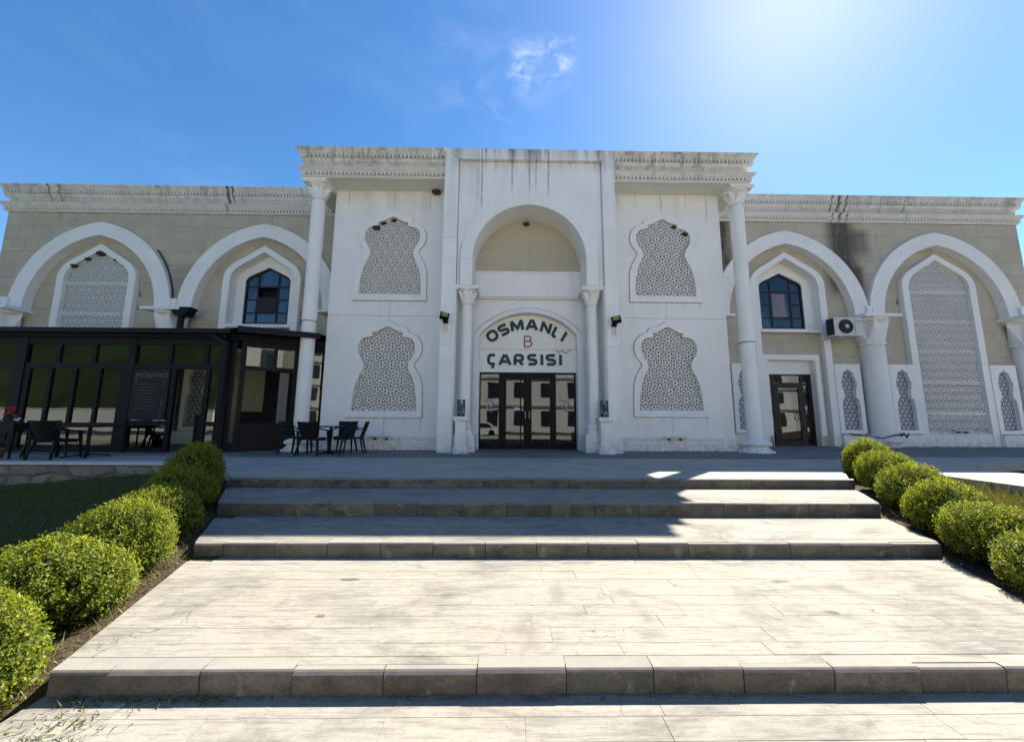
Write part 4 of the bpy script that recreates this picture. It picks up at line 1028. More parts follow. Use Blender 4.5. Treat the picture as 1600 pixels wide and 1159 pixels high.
            if side == 0:   # hopper sash standing open above a dark board
                p = MB(); p.box(c-0.36, c+0.36, ya+0.0, ya+0.03, zt[0]+0.04, 5.66); p.build('sash_board', 'brown', win)
                p = MB(); p.box(c-0.36, c+0.36, ya+0.2, ya+0.23, 5.66, zt[2]-0.04); p.build('open_sash', 'dark', win)
            else:
                p = MB(); p.box(c-0.365, c+0.365, ya+0.03, ya+0.042, zt[0]+0.035, zt[2]-0.035); p.build('pane', 'jar_glass', win)
                p = MB(); n_ = 24
                for k in range(n_):
                    xa = c-0.40+0.66*k/n_; xb = c-0.40+0.66*(k+1)/n_
                    za_, zb_ = ya+0.06+0.02*(k % 2), ya+0.06+0.02*((k+1) % 2)
                    p.add([(xa, za_, 4.95), (xb, zb_, 4.95), (xb-0.06, zb_, 6.2), (xa-0.06, za_, 6.2)], [(0, 1, 2, 3)])
                p.build('curtain', 'curtain', win, fix=False)
            # room behind
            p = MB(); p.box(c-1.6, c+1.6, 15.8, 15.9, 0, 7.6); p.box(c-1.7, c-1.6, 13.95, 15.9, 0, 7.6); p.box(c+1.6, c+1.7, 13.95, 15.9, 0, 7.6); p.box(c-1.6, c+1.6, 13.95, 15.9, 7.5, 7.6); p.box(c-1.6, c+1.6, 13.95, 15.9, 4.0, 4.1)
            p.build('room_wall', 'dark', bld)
            # beige wall between the legs, below the sill
            do = 0.95 if kind == 'window_door' else 0.0
            dcx = c-0.05
            lw = MB(); lw.box(c-1.219, c+1.219, 13.66, 13.72, 3.27 if do else 0.0, 4.33)
            if do: lw.box(c-1.219, dcx-do, 13.66, 13.72, 0, 3.27); lw.box(dcx+do, c+1.219, 13.66, 13.72, 0, 3.27)
            low = lw.build('lower_wall', 'mortar', bld)
            flo = {'f': lambda t: None, 'cuts': []}
            blocks(low, c-1.215, c+1.215, 3.47 if do else 0.0, 4.325, YI, flo, lambda *a: False, course=0.43, thick=0.06)
            if do:
                blocks(low, c-1.215, dcx-do, 0.0, 3.47, YI, flo, lambda *a: False, course=3.5, thick=0.06, bond=5)
                blocks(low, dcx+do, c+1.215, 0.0, 3.47, YI, flo, lambda *a: False, course=3.5, thick=0.06, bond=5)
                p = MB(); w0, w1 = 0.93, 1.10
                for s_ in (-1, 1):
                    p.ring([(dcx+s_*w1, 0.37), (dcx+s_*w1, 3.47), (dcx, 3.47)], [(dcx+s_*w0, 0.37), (dcx+s_*w0, 3.28), (dcx, 3.28)], 13.53, 13.62)
                    p.ring([(dcx+s_*w0, 0.0), (dcx+s_*w0, 3.28), (dcx, 3.28)], [(dcx+s_*(w0-0.02), 0.0), (dcx+s_*(w0-0.02), 3.26), (dcx, 3.26)], 13.56, 13.9)
                dsur = p.build('door_frame', 'white', low)
                p = MB(); p.box(dcx-0.91, dcx+0.91, 13.80, 13.88, 2.745, 3.26); p.build('door_head_panel', 'white', low)
                # brown door set: side lights, transom lights, glazed leaf with ring handle
                yb_ = 13.80; w_ = 0.91; p = MB()
                def bx(x0, x1, z0, z1, y0=yb_): p.box(dcx+x0, dcx+x1, y0, yb_+0.07, z0, z1)
                bx(-w_, w_, 2.69, 2.745); bx(-w_, -w_+0.05, 0, 2.69); bx(w_-0.13, w_, 0, 2.69); bx(-w_+0.05, w_-0.13, 0.0, 0.06)
                sd = p.build('side_door', 'brown', bld)
                for xa_, xb_ in ((-0.66, -0.54), (0.48, 0.58)):
                    p = MB(); bx(xa_, xb_, 0.06, 2.69, yb_-0.01); p.build('door_post', 'brown', sd)
                for a_ in [(-0.54, 0.48, 2.30, 2.41), (-0.86, -0.66, 2.30, 2.38), (0.58, 0.78, 2.30, 2.38)] + [(xa_, xb_, zz-0.035, zz+0.035) for zz in (1.55, 0.72) for xa_, xb_ in ((-0.86, -0.66), (0.58, 0.78))]:
                    p = MB(); bx(*a_, yb_-0.008); p.build('transom', 'brown', sd)
                p = MB(); bx(-0.535, -0.42, 0.06, 2.295, yb_-0.02); bx(0.36, 0.475, 0.06, 2.295, yb_-0.02); bx(-0.42, 0.36, 2.20, 2.295, yb_-0.02); bx(-0.42, 0.36, 0.06, 0.18, yb_-0.02)
                lf = p.build('door_leaf', 'brown', sd)
                p = MB(); p.box(dcx-0.42, dcx+0.36, yb_+0.01, yb_+0.022, 0.18, 2.20); p.build('pane', 'glass', lf)
                p = MB(); cxh = dcx+0.36
                p.tube([(cxh-0.02-0.13*sin(pi*k/10), yb_-0.08, 1.08+0.13*cos(pi*k/10)) for k in range(11)], 0.014); p.bar((cxh-0.02, yb_-0.09, 1.21), (cxh, yb_, 1.21), 0.02); p.bar((cxh-0.02, yb_-0.09, 0.95), (cxh, yb_, 0.95), 0.02); p.build('handle', 'black', lf)
                for x0, x1 in ((-0.86, -0.66), (0.58, 0.78)):
                    for z0, z1 in ((0.06, 0.685), (0.755, 1.515), (1.585, 2.30), (2.38, 2.69)):
                        p = MB(); p.box(dcx+x0, dcx+x1, yb_+0.02, yb_+0.032, z0, z1); p.build('pane', 'glass', sd)
                p = MB(); p.box(dcx-0.54, dcx+0.48, yb_+0.02, yb_+0.032, 2.41, 2.69); p.build('pane', 'glass', sd)
    # cornice of the wing
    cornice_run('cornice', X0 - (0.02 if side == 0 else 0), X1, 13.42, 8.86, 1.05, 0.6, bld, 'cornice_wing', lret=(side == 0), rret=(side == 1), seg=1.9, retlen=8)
    # engaged columns
    cols = [cs[0]-3.06, (cs[0]+cs[1])/2, cs[1]+3.02]
    for k, x in enumerate(cols):
        if side == 0 and k == 2 or side == 1 and k == 0:
            q = MB(); xq = (cs[1]+2.75) if side == 0 else (cs[0]-2.75)
            q.box(xq-0.35, xq+0.35, 13.05, 13.6, 4.85, 4.945); q.build('springer_ledge', 'white', bld); continue
        q = MB(); q.lathe([(0.385, 0.34), (0.375, 3.80)], x, 13.42, 28); sh = q.build('engaged_column', 'white', bld)
        q = MB(); q.lathe([(0.47, 0.0), (0.45, 0.12), (0.52, 0.16), (0.56, 0.22), (0.55, 0.27), (0.43, 0.31), (0.40, 0.34)], x, 13.42, 32); q.build('base', 'white', sh)
        q = MB(); capital(q, x, 13.42, 0.39, 0.55, 3.80, 4.83, 6); q.build('capital', 'white', sh)
        q = MB(); q.box(x-0.70, x+0.70, 12.82, 13.6, 4.832, 4.945); q.build('abacus', 'white', sh)
        q = MB(); q.box(x-0.19, x-0.01, 13.2, 13.42, 4.948, 5.36); q.box(x+0.01, x+0.19, 13.2, 13.42, 4.948, 5.36); q.build('springer_block', 'white', sh)
    # dado panels with patterned tile niches
    dp = []
    for c in cs: dp += [c-1.98, c+1.98]
    NT = [(0.0, 2.94), (0.05, 2.85), (0.165, 2.812), (0.205, 2.72), (0.212, 2.63), (0.25, 2.58), (0.255, 2.49), (0.305, 2.405), (0.285, 2.25), (0.232, 2.05), (0.222, 1.83), (0.315, 1.735), (0.33, 1.56), (0.345, 1.43), (0.335, 1.12), (0.338, 0.612)]
    for xd in dp:
        hw = 0.50; q = MB()
        for s_ in (-1, 1):
            q.prism([(xd, 0.485), (xd+s_*hw, 0.485), (xd+s_*hw, 3.10), (xd, 3.10)] + [(xd+s_*x, z) for x, z in NT] + [(xd, 0.612)], 13.40, 13.60)
        pn = q.build('dado_panel', 'white', bld)
        q = MB(); q.box(xd-0.42, xd+0.42, 13.53, 13.56, 0.55, 2.98); q.build('tile_inset', 'tile', pn)
        q = MB(); q.box(xd-hw-0.04, xd+hw+0.04, 13.565, 13.70, 0.0, 3.12); q.build('dado_back', 'white', pn)
    for c in cs:
        for s_ in (-1, 1):
            a, b = sorted((c+s_*1.485, c+s_*(2.75)))
            q = MB(); q.box(a, b, 13.32, 13.6, 0.0, 0.40); q.box(a, b, 13.30, 13.6, 0.40, 0.445); q.build('plinth', 'white', bld)

# ------------------------------------------------------------------ fixtures on the walls
def floodlight(x, z, flip, label):
    o = thing('floodlight', (x, 10.36, z-0.4), label, 'floodlight', 'floodlights on the portal piers')
    R = Matrix.Rotation(radians(-38), 3, 'X') @ Matrix.Rotation(radians(18*flip), 3, 'Z')
    q = MB(); q.box(x-0.13, x+0.13, 10.08, 10.18, z-0.02, z+0.21, 0, R); q.build('housing', 'black', o)
    q = MB()
    for k in range(3): q.box(x-0.085, x+0.085, 10.06, 10.085, z+0.03+k*0.055, z+0.06+k*0.055, 0, R, (x, 10.13, z+0.095))
    q.build('led_row', 'led', o)
    q = MB(); q.bar((x-0.04, 10.16, z+0.02), (x-0.04, 10.37, z-0.02), 0.03); q.bar((x+0.04, 10.16, z+0.02), (x+0.04, 10.37, z-0.02), 0.03); q.box(x-0.07, x+0.07, 10.33, 10.372, z-0.06, z+0.05); q.build('bracket', 'black', o)
    q = MB(); q.tube([(x-0.045, 10.355, z-0.05), (x-0.05, 10.355, z-0.33)], 0.011); q.tube([(x+0.045, 10.355, z-0.05), (x+0.04, 10.355, z-0.33)], 0.011); q.build('conduit', 'grey', o)
floodlight(-1.82, 3.80, 1, 'black floodlight on the pier left of the sign'); floodlight(3.17, 3.74, -1, 'black floodlight on the pier right of the sign')
def washer(x0, x1, y, z, label):
    o = thing('wall_washer_light', ((x0+x1)/2, y, z-0.1), label, 'wall light', 'linear wall lights at the foot of the facade')
    q = MB(); q.box(x0, x1, y-0.10, y-0.02, z-0.02, z+0.035); q.build('housing', 'grey', o)
    for t in (0.25, 0.75):
        q = MB(); q.box(x0+(x1-x0)*t-0.02, x0+(x1-x0)*t+0.02, y-0.09, y+0.02, z-0.085, z-0.02); q.build('bracket', 'fan', o)
washer(-4.13, -3.45, 11.12, 0.40, 'slim grey wall light below the lower left lattice niche')
washer(4.80, 5.50, 11.12, 0.42, 'slim grey wall light below the lower right lattice niche')
washer(16.9, 17.5, 13.52, 0.60, 'slim grey wall light at the foot of the tall lattice bay')
def nest(x, y, z, r, label, grp=None):
    q = MB(); n = 14
    prof = [(0.0, -1.0), (0.55, -0.8), (0.9, -0.35), (1.0, 0.1), (0.85, 0.55), (0.5, 0.8), (0.0, 0.9)]
    vs = []
    for rr, zz in prof:
        for k in range(n):
            j = 1+random.uniform(-.22, .22); vs.append((x+r*rr*j*cos(2*pi*k/n)*1.25, y+r*rr*j*0.8*sin(2*pi*k/n), z+r*zz*0.75*(1+random.uniform(-.12, .12))))
    fs = [(i*n+k, i*n+(k+1) % n, (i+1)*n+(k+1) % n, (i+1)*n+k) for i in range(len(prof)-1) for k in range(n)]
    q.add(vs, fs); tag(q.build('bird_nest', 'nest'), label, 'bird nest', grp or 'mud nests stuck under arches and eaves')
nest(-2.40, 11.17, 8.45, 0.12, 'brown mud nest under the eave left of the portal')
nest(0.62, 11.28, 7.42, 0.09, 'brown mud nest at the top of the portal niche')
nest(-4.36, 11.28, 7.22, 0.12, 'mud nest in the left shoulder of the upper left lattice niche')
nest(-4.13, 11.29, 7.38, 0.08, 'mud nest in the stepped corner of the upper left lattice niche')
nest(-3.79, 11.29, 7.48, 0.08, 'mud nest in the peak of the upper left lattice niche')
nest(5.57, 11.29, 7.37, 0.07, 'mud nest in the stepped corner of the upper right lattice niche')
nest(5.94, 11.29, 7.12, 0.09, 'mud nest in the right shoulder of the upper right lattice niche')
nest(-16.75, 13.50, 6.72, 0.11, 'lowest mud nest under the hood of the left lattice bay')
nest(-16.28, 13.50, 7.00, 0.10, 'mud nest left of the peak of the left lattice bay')
nest(-15.80, 13.50, 7.22, 0.13, 'mud nest in the peak of the left lattice bay')
nest(-15.15, 13.50, 6.98, 0.10, 'mud nest right of the peak of the left lattice bay')

ac = thing('air_conditioner', (12.65, 12.95, 4.02), 'white air conditioner outdoor unit beside the arch column', 'air conditioner')
q = MB(); q.box(12.1, 13.16, 12.78, 13.12, 4.06, 4.76); q.build('casing', 'grey', ac)
q = MB(); q.lathe([(0.27, 0.0), (0.27, 0.02), (0.25, 0.03)], 0, 0, 28)
q.v = [(12.52+x, 12.775-z, 4.41+y) for x, y, z in q.v]; q.build('fan_grille', 'fan', ac)
q = MB()
for rr in (0.08, 0.13, 0.18, 0.23):
    q.tube([(12.52+rr*cos(2*pi*k/24), 12.738, 4.41+rr*sin(2*pi*k/24)) for k in range(25)], 0.006, 5)
q.build('grille_ring', 'black', ac)
q = MB(); q.lathe([(0.075, 0), (0.075, 0.02), (0.05, 0.03)], 0, 0, 20); q.v = [(12.52+x, 12.738-z, 4.41+y) for x, y, z in q.v]; q.build('fan_hub', 'grey', ac)
q = MB(); q.box(12.86, 12.868, 12.774, 12.78, 4.08, 4.74); q.box(12.93, 13.12, 12.774, 12.78, 4.60, 4.62); q.build('panel_line', 'fan', ac)
q = MB(); q.box(12.085, 12.1, 12.80, 13.10, 4.12, 4.72); q.build('side_coil', 'fan', ac)
for xq in (12.25, 13.0):
    q = MB(); q.bar((xq, 12.75, 4.03), (xq, 13.55, 4.03), 0.04); q.build('bracket', 'grey', ac)
# dark rain-water box and pipe on the left arcade column
dp_ = thing('downpipe', (-11.9, 13.0, 3.3), 'black rainwater box and pipe on the left arcade column', 'downpipe')
q = MB(); q.prism([(-12.3, 4.93), (-11.55, 4.93), (-11.72, 4.62), (-12.1, 4.62)], 12.84, 13.2); q.build('hopper', 'black', dp_)
q = MB(); q.tube([(-11.92, 12.95, 4.65), (-11.92, 12.95, 3.45)], 0.10, 10); q.build('pipe', 'black', dp_)
cab = MB(); cab.tube([(-13.55+0.9*sin(t)*1.05, 13.35, 5.0+2.2*cos(t)) if False else (-15.77+3.09*cos(t), 13.36, 4.95+3.5*sin(t)) for t in np.linspace(0.03, 0.75, 20)], 0.025, 6)
tag(cab.build('arch_cable', 'cable'), 'black cable running along the right flank of the leftmost arch', 'cable')
cw = MB(); cw.tube([(12.7, 13.33, 0.46), (13.3, 13.02, 0.40), (13.52, 12.92, 0.33), (13.75, 12.88, 0.40), (14.0, 12.9, 0.46), (14.3, 12.94, 0.43), (14.5, 13.2, 0.50)], 0.022, 6)
cw.tube([(14.15, 12.9, 0.42), (14.25, 12.86, 0.52), (14.38, 12.88, 0.38), (14.5, 12.92, 0.5)], 0.03, 6)
tag(cw.build('loose_cable', 'cable'), 'black cable looped round the foot of the right arcade column', 'cable')

# pedestals with plant jars
for k, (x, lab, lab2) in enumerate([(-1.29, 'white pedestal left of the entrance carrying a glass jar', 'dry plant in a glass jar on the left pedestal'), (2.81, 'white pedestal right of the entrance carrying a glass jar', 'dry plant in a glass jar on the right pedestal')]):
    p = thing('pedestal', (x, 10.3, 0), lab, 'pedestal', 'pedestals flanking the entrance')
    y = 10.33
    q = MB(); q.box(x-0.215, x+0.215, y-0.2, y+0.2, 0.0, 0.115); q.build('foot', 'white', p)
    q = MB(); b0, b1 = 0.21, 0.155
    q.add([(x+sx*b, y+sy*b*0.93, z) for b, z in ((b0, 0.12), (b1, 0.19)) for sx, sy in ((-1, -1), (1, -1), (1, 1), (-1, 1))], [(0, 1, 5, 4), (1, 2, 6, 5), (2, 3, 7, 6), (3, 0, 4, 7), (4, 5, 6, 7), (3, 2, 1, 0)]); q.build('base_moulding', 'white', p)
    q = MB(); q.box(x-0.15, x+0.15, y-0.14, y+0.14, 0.19, 0.86); q.build('shaft', 'white', p)
    q = MB()
    for a, b, c_, d in ((-0.12, -0.10, 0.26, 0.80), (0.10, 0.12, 0.26, 0.80), (-0.10, 0.10, 0.26, 0.28), (-0.10, 0.10, 0.78, 0.80)): q.box(x+a, x+b, y-0.148, y-0.138, c_, d)
    q.build('panel_moulding', 'white', p)
    q = MB(); q.add([(x+sx*b, y+sy*b*0.93, z) for b, z in ((0.155, 0.86), (0.205, 0.935)) for sx, sy in ((-1, -1), (1, -1), (1, 1), (-1, 1))], [(0, 1, 5, 4), (1, 2, 6, 5), (2, 3, 7, 6), (3, 0, 4, 7), (4, 5, 6, 7), (3, 2, 1, 0)]); q.build('cap_moulding', 'white', p)
    q = MB(); q.box(x-0.215, x+0.215, y-0.2, y+0.2, 0.937, 1.02); q.build('cap', 'white', p)
    j = thing('planted_jar', (x-0.01, y, 1.02), lab2, 'potted plant', 'plant jars on the pedestals'); xj = x-0.01
    q = MB(); q.lathe([(0.10, 1.022), (0.108, 1.10), (0.112, 1.5), (0.108, 1.5), (0.104, 1.1), (0.096, 1.03)], xj, y, 24); q.build('jar', 'jar_glass', j)
    q = MB(); q.lathe([(0.093, 1.03), (0.098, 1.12), (0.06, 1.13)], xj, y, 20); q.build('soil', 'soil', j)
    q = MB()
    for i in range(22):
        a = random.uniform(0, 6.3); r = random.uniform(0.02, 0.09); h = random.uniform(0.15, 0.36)
        q.tube([(xj+0.03*cos(a), y+0.03*sin(a), 1.12), (xj+r*cos(a), y+r*sin(a), 1.12+h*0.6), (xj+r*1.1*cos(a+.4), y+r*1.1*sin(a+.4), 1.12+h)], 0.006, 5, r2=0.003)
        for u in range(5):
            c0 = Vector((xj+r*cos(a)*random.uniform(.4, 1.1), y+r*sin(a)*random.uniform(.4, 1.1), 1.12+h*random.uniform(.3, 1)))
            d = Vector((random.uniform(-1, 1), random.uniform(-1, 1), random.uniform(-.5, 1))).normalized()*0.035; e = d.cross(Vector((0, 0, 1))).normalized()*0.014
            q.add([c0, c0+d*0.5+e, c0+d, c0+d*0.5-e], [(0, 1, 2, 3)])
    q.build('dry_plant', 'twig', j, fix=False)

# ------------------------------------------------------------------ glass cafe
cafe = thing('glass_cafe', (-10.5, 11.5, 0), 'dark framed glass cafe annex in front of the left wing', 'cafe')
YC = 10.25
def cpost(x, w, z0, z1, name='post', y=YC, d=0.09):
    q = MB(); q.box(x-w/2, x+w/2, y-d/2, y+d/2, z0, z1); return q.build(name, 'metal', cafe)
ZT0, ZT1 = 2.31, 2.46
big = [(-15.9, .2), (-13.70, 0.30), (-10.62, 0.20), (-8.03, 0.17)]
for x, w in big: cpost(x, w, 0.0, 3.20, d=0.14)
for x in (-12.69, -11.69): cpost(x, 0.10, ZT1, 3.0, 'mullion')
for x in (-9.57, -8.55): cpost(x, 0.11, ZT1, 3.0, 'mullion')
for a, b in ((-15.8, -13.85), (-13.55, -10.72), (-10.52, -8.115)):
    q = MB(); q.box(a, b, YC-0.05, YC+0.05, ZT0, ZT1); q.build('transom', 'metal', cafe)
    q = MB(); q.box(a, b, YC-0.055, YC+0.055, 3.0, 3.2); q.build('head_beam', 'metal', cafe)
def pane(x0, x1, z0, z1, y=YC):
    q = MB(); q.box(x0, x1, y-0.006, y+0.006, z0, z1); return q.build('pane', 'cafe_glass', cafe)
for a, b in ((-15.8, -13.85), (-13.55, -12.74), (-12.64, -11.74), (-11.64, -10.72), (-10.52, -9.625), (-9.515, -8.605), (-8.495, -8.115)): pane(a, b, ZT1, 3.0)
# left bay below the transom, four sliding lights over dark bottom panels
for x in (-12.82, -12.15, -11.47): cpost(x, 0.09, 0.80, ZT0, 'mullion')
cpost(-13.47, 0.14, 0.0, ZT0, 'mullion'); cpost(-10.80, 0.14, 0.0, ZT0, 'mullion')
for a, b in ((-15.8, -13.85), (-13.40, -12.865), (-12.775, -12.195), (-12.105, -11.515), (-11.425, -10.87)): pane(a, b, 0.80, ZT0)
for a, b in ((-15.8, -13.85), (-13.40, -10.87)):
    q = MB(); q.box(a, b, YC-0.045, YC+0.045, 0.70, 0.80); q.build('mid_rail', 'metal', cafe)
    q = MB(); q.box(a, b, YC-0.045, YC+0.045, 0.0, 0.10); q.build('bottom_rail', 'metal', cafe); pane(a, b, 0.10, 0.70)
# chalkboard bay
cpost(-9.40, 0.13, 0, ZT0, 'mullion'); cpost(-8.46, 0.12, 0, ZT0, 'mullion')
q = MB(); q.box(-10.52, -9.465, YC-0.045, YC+0.045, 0.72, 0.86); q.build('mid_rail', 'metal', cafe); q = MB(); q.box(-10.52, -9.465, YC-0.045, YC+0.045, 0, 0.12); q.build('bottom_rail', 'metal', cafe); pane(-10.52, -9.465, 0.12, 0.72); pane(-10.52, -9.465, 0.86, ZT0)
q = MB(); q.box(-8.40, -8.115, YC-0.045, YC+0.045, 0.72, 0.84); q.build('mid_rail', 'metal', cafe); q = MB(); q.box(-8.40, -8.115, YC-0.045, YC+0.045, 0, 0.12); q.build('bottom_rail', 'metal', cafe); pane(-8.40, -8.115, 0.84, ZT0); pane(-8.40, -8.115, 0.12, 0.72)
# slanting side wall towards the centre block
A_, B_ = Vector((-7.93, 10.30, 0)), Vector((-5.85, 11.62, 0)); D_ = (B_-A_); Ls = D_.length; D_.normalize(); ang = math.atan2(D_.y, D_.x)
def side_box(u0, u1, z0, z1, d, name, mat):
    q = MB(); q.box(u0, u1, -d/2, d/2, z0, z1)
    q.v = [(A_.x+x*cos(ang)-y*sin(ang), A_.y+x*sin(ang)+y*cos(ang), z) for x, y, z in q.v]; return q.build(name, mat, cafe)
for u, w in ((0.05, 0.16), (0.30, 0.12), (1.62, 0.12), (2.40, 0.12)): side_box(u-w/2, u+w/2, 0, 3.2, 0.1, 'post', 'metal')
side_box(0.36, 1.56, ZT0+0.03, ZT1, 0.08, 'transom', 'metal'); side_box(0.36, 2.34, 3.02, 3.2, 0.09, 'head_beam', 'metal'); side_box(0.36, 1.56, 0.70, 0.80, 0.08, 'mid_rail', 'metal')
side_box(1.02, 1.12, ZT1, 3.02, 0.08, 'mullion', 'metal'); side_box(0.36, 1.02, ZT1, 3.02, 0.012, 'pane', 'cafe_glass'); side_box(1.12, 1.56, ZT1, 3.02, 0.012, 'pane', 'cafe_glass')
side_box(0.36, 1.56, 0.02, 0.70, 0.03, 'bottom_panel', 'metal'); side_box(1.68, 2.34, 0.02, 3.02, 0.012, 'pane', 'cafe_glass')
side_box(1.22, 1.46, 0.8, ZT0, 0.03, 'side_curtain', 'curtain_grey')
# roof: ribbed dark sheet with a gutter, slanting at the corner
q = MB(); nrib = 64
for k in range(nrib):
    x0 = -16.2+(8.45)*k/nrib; x1 = x0+8.45/nrib
    q.add([(x0, 10.0, 3.42), (x1-0.03, 10.0, 3.42), (x1, 10.0, 3.445), (x1, 13.4, 3.60), (x1-0.03, 13.4, 3.575), (x0, 13.4, 3.575)], [(0, 1, 4, 5), (1, 2, 3, 4)])
q.add([(-7.75, 10.0, 3.42), (-7.35, 9.72, 3.42), (-5.76, 10.98, 3.52), (-5.76, 13.4, 3.6), (-7.75, 13.4, 3.6)], [(0, 1, 2, 3, 4)])
q.add([(-16.2, 10.03, 3.36), (-7.75, 10.03, 3.36), (-7.38, 9.80, 3.34), (-5.76, 11.05, 3.42), (-5.76, 13.4, 3.5), (-16.2, 13.4, 3.5)], [(0, 1, 2, 3, 4, 5)])
roof_ = q.build('roof', 'roof', cafe, fix=False)
q = MB(); q.box(-16.2, -7.72, 9.90, 10.02, 3.29, 3.415); q.build('gutter', 'metal', roof_)
q = MB(); q.bar((-7.36, 9.70, 3.37), (-5.76, 10.96, 3.46), 0.03, 0.17); q.build('fascia', 'roof', roof_)
q = MB(); q.box(-16.0, -7.95, YC-0.16, YC+0.1, 3.2, 3.36); q.bar((-7.95, 10.25, 3.27), (-5.8, 11.55, 3.30), 0.12, 0.16); q.build('eave_beam', 'metal', cafe)
for x in (-13.7, -10.62):
    q = MB(); q.bar((x, YC+0.02, 2.55), (x-1.3, YC+1.2, 3.3), 0.05); q.build('brace', 'metal', cafe)
for x in np.arange(-15.5, -7.9, 1.25):
    q = MB(); q.box(x, x+0.06, 10.3, 13.3, 3.30, 3.38); q.build('rafter', 'metal', cafe)
q = MB(); q.bar((-8.3, 10.0, 3.25), (-7.9, 10.14, 3.0), 0.1); q.tube([(-7.62, 9.96, 3.33), (-7.62, 9.96, 3.2), (-7.85, 10.15, 3.02), (-7.85, 10.15, 0.05)], 0.05, 8); q.build('rain_pipe', 'metal', roof_)
# chalk menu board behind the glass
cb = thing('chalkboard', (-9.99, 10.19, 0.88), 'black chalk menu board on the cafe front beside the sliding door', 'menu board')
q = MB(); q.box(-10.50, -9.49, 10.185, 10.20, 0.88, 2.29); q.build('board', 'board', cb)
def text_mesh(body, size, loc, mat, parent, name='chalk_writing', shear=0.0):
    cu = bpy.data.curves.new('txt', 'FONT'); cu.body = body; cu.size = size; cu.align_x = 'CENTER'; cu.shear = shear; cu.extrude = 0.001; cu.offset = -0.004*size
    to = bpy.data.objects.new('txt', cu); COL.objects.link(to)
    bpy.context.view_layer.update(); dg = bpy.context.evaluated_depsgraph_get()
    me = bpy.data.meshes.new_from_object(to.evaluated_get(dg)); bpy.data.objects.remove(to)
    me.name = name; me.materials.clear(); me.materials.append(M[mat])
    return link(name, me, loc, parent, (pi/2, 0, 0))
text_mesh("MONAMI'S", 0.19, (-9.98, 10.182, 2.06), 'chalk', cb, shear=0.15)
for k in range(9):
    q = MB(); z = 1.86-k*0.085; x = -10.36+random.uniform(0, .1)
    xe = x+random.uniform(.3, .55)
    while x < xe:
        w = random.uniform(.02, .05); stroke(q, [(x, z), (x+w*.4, z+random.uniform(.01, .03)), (x+w*.8, z)], 0.006, 10.1815, 10.183); x += w
    q.build('chalk_writing', 'chalk', cb)
for (sx_, sz_) in ((-9.62, 2.0), (-10.38, 2.1), (-9.6, 1.45), (-9.62, 1.15)):
    q = MB(); stroke(q, [(sx_+0.05*(1-t*.5)*cos(9*t), sz_-0.12*t+0.04*sin(9*t)) for t in np.linspace(0, 1.5, 18)], 0.006, 10.1815, 10.183); q.build('chalk_drawing', 'chalk', cb)
# inside: counter and dark back
it = MB(); it.box(-8.9, -6.4, 12.2, 12.7, 0, 1.1); it.box(-9.0, -6.3, 12.15, 12.75, 1.1, 1.15)
tag(it.build('bar_counter', 'board'), 'dark counter inside the glass cafe', 'counter')
sc_ = MB(); sc_.box(-9.34, -8.56, 11.0, 11.05, 0.0, 1.0); sc_.box(-9.34, -8.56, 10.98, 11.07, 1.0, 1.03)
tag(sc_.build('screen_panel', 'board'), 'low black screen inside the open cafe door', 'screen')
dk = MB(); dk.box(-8.6, -5.9, 12.85, 12.95, 0, 3.2)
tag(dk.build('partition', 'board'), 'dark partition at the back of the cafe beside the centre block', 'partition')

# ------------------------------------------------------------------ terrace: coping, rubble wall
cop = MB()
tw = thing('retaining_wall', (-13, 8.0, -0.7), 'rubble stone retaining wall with thin pale coping under the cafe terrace', 'retaining wall')
x = -21.9
while x < -6.4:
    L = random.uniform(1.3, 1.7); b = min(x+L, -6.3)
    q = MB(); q.box(x+0.004, b-0.004, 7.985, 8.25, -0.05, 0.006); q.build('coping_slab', 'coping', tw); x = b
q = MB(); q.box(-21.9, -6.3, 8.04, 8.3, -0.95, -0.05); q.build('wall_core', 'mortar', tw)
# rubble: jittered cells, each stone its own piece
gx, gz = 0.44, 0.22
def jit(i, j):
    r = random.Random(i*73+j*131); return (-12.4+(i+(0.22 if j % 2 else 0))*gx+r.uniform(-.13, .13), -0.055-j*gz+(r.uniform(-.07, .07) if j else 0))
for j in range(3):
    for i in range(14):
        a, b, c_, d = jit(i, j), jit(i+1, j), jit(i+1, j+1), jit(i, j+1)
        cxm = sum(p[0] for p in (a, b, c_, d))/4; czm = sum(p[1] for p in (a, b, c_, d))/4
        if czm < -0.95: continue
        ring_ = []
        for p, q_ in ((a, b), (b, c_), (c_, d), (d, a)):
            ring_.append(p); ring_.append(((p[0]+q_[0])/2+random.uniform(-.03, .03), (p[1]+q_[1])/2+random.uniform(-.02, .02)))
        f1 = [(cxm+(x-cxm)*0.95, 8.04, czm+(z-czm)*0.92) for x, z in ring_]; f2_ = [(cxm+(x-cxm)*0.72, 7.985+random.uniform(-.012, .012), czm+(z-czm)*0.68) for x, z in ring_]
        n = len(f1); m = MB(); m.add(f1+f2_, [(k, (k+1) % n, n+(k+1) % n, n+k) for k in range(n)] + [tuple(range(n, 2*n))], 0, False); m.build('rubble_stone', 'rock', tw)

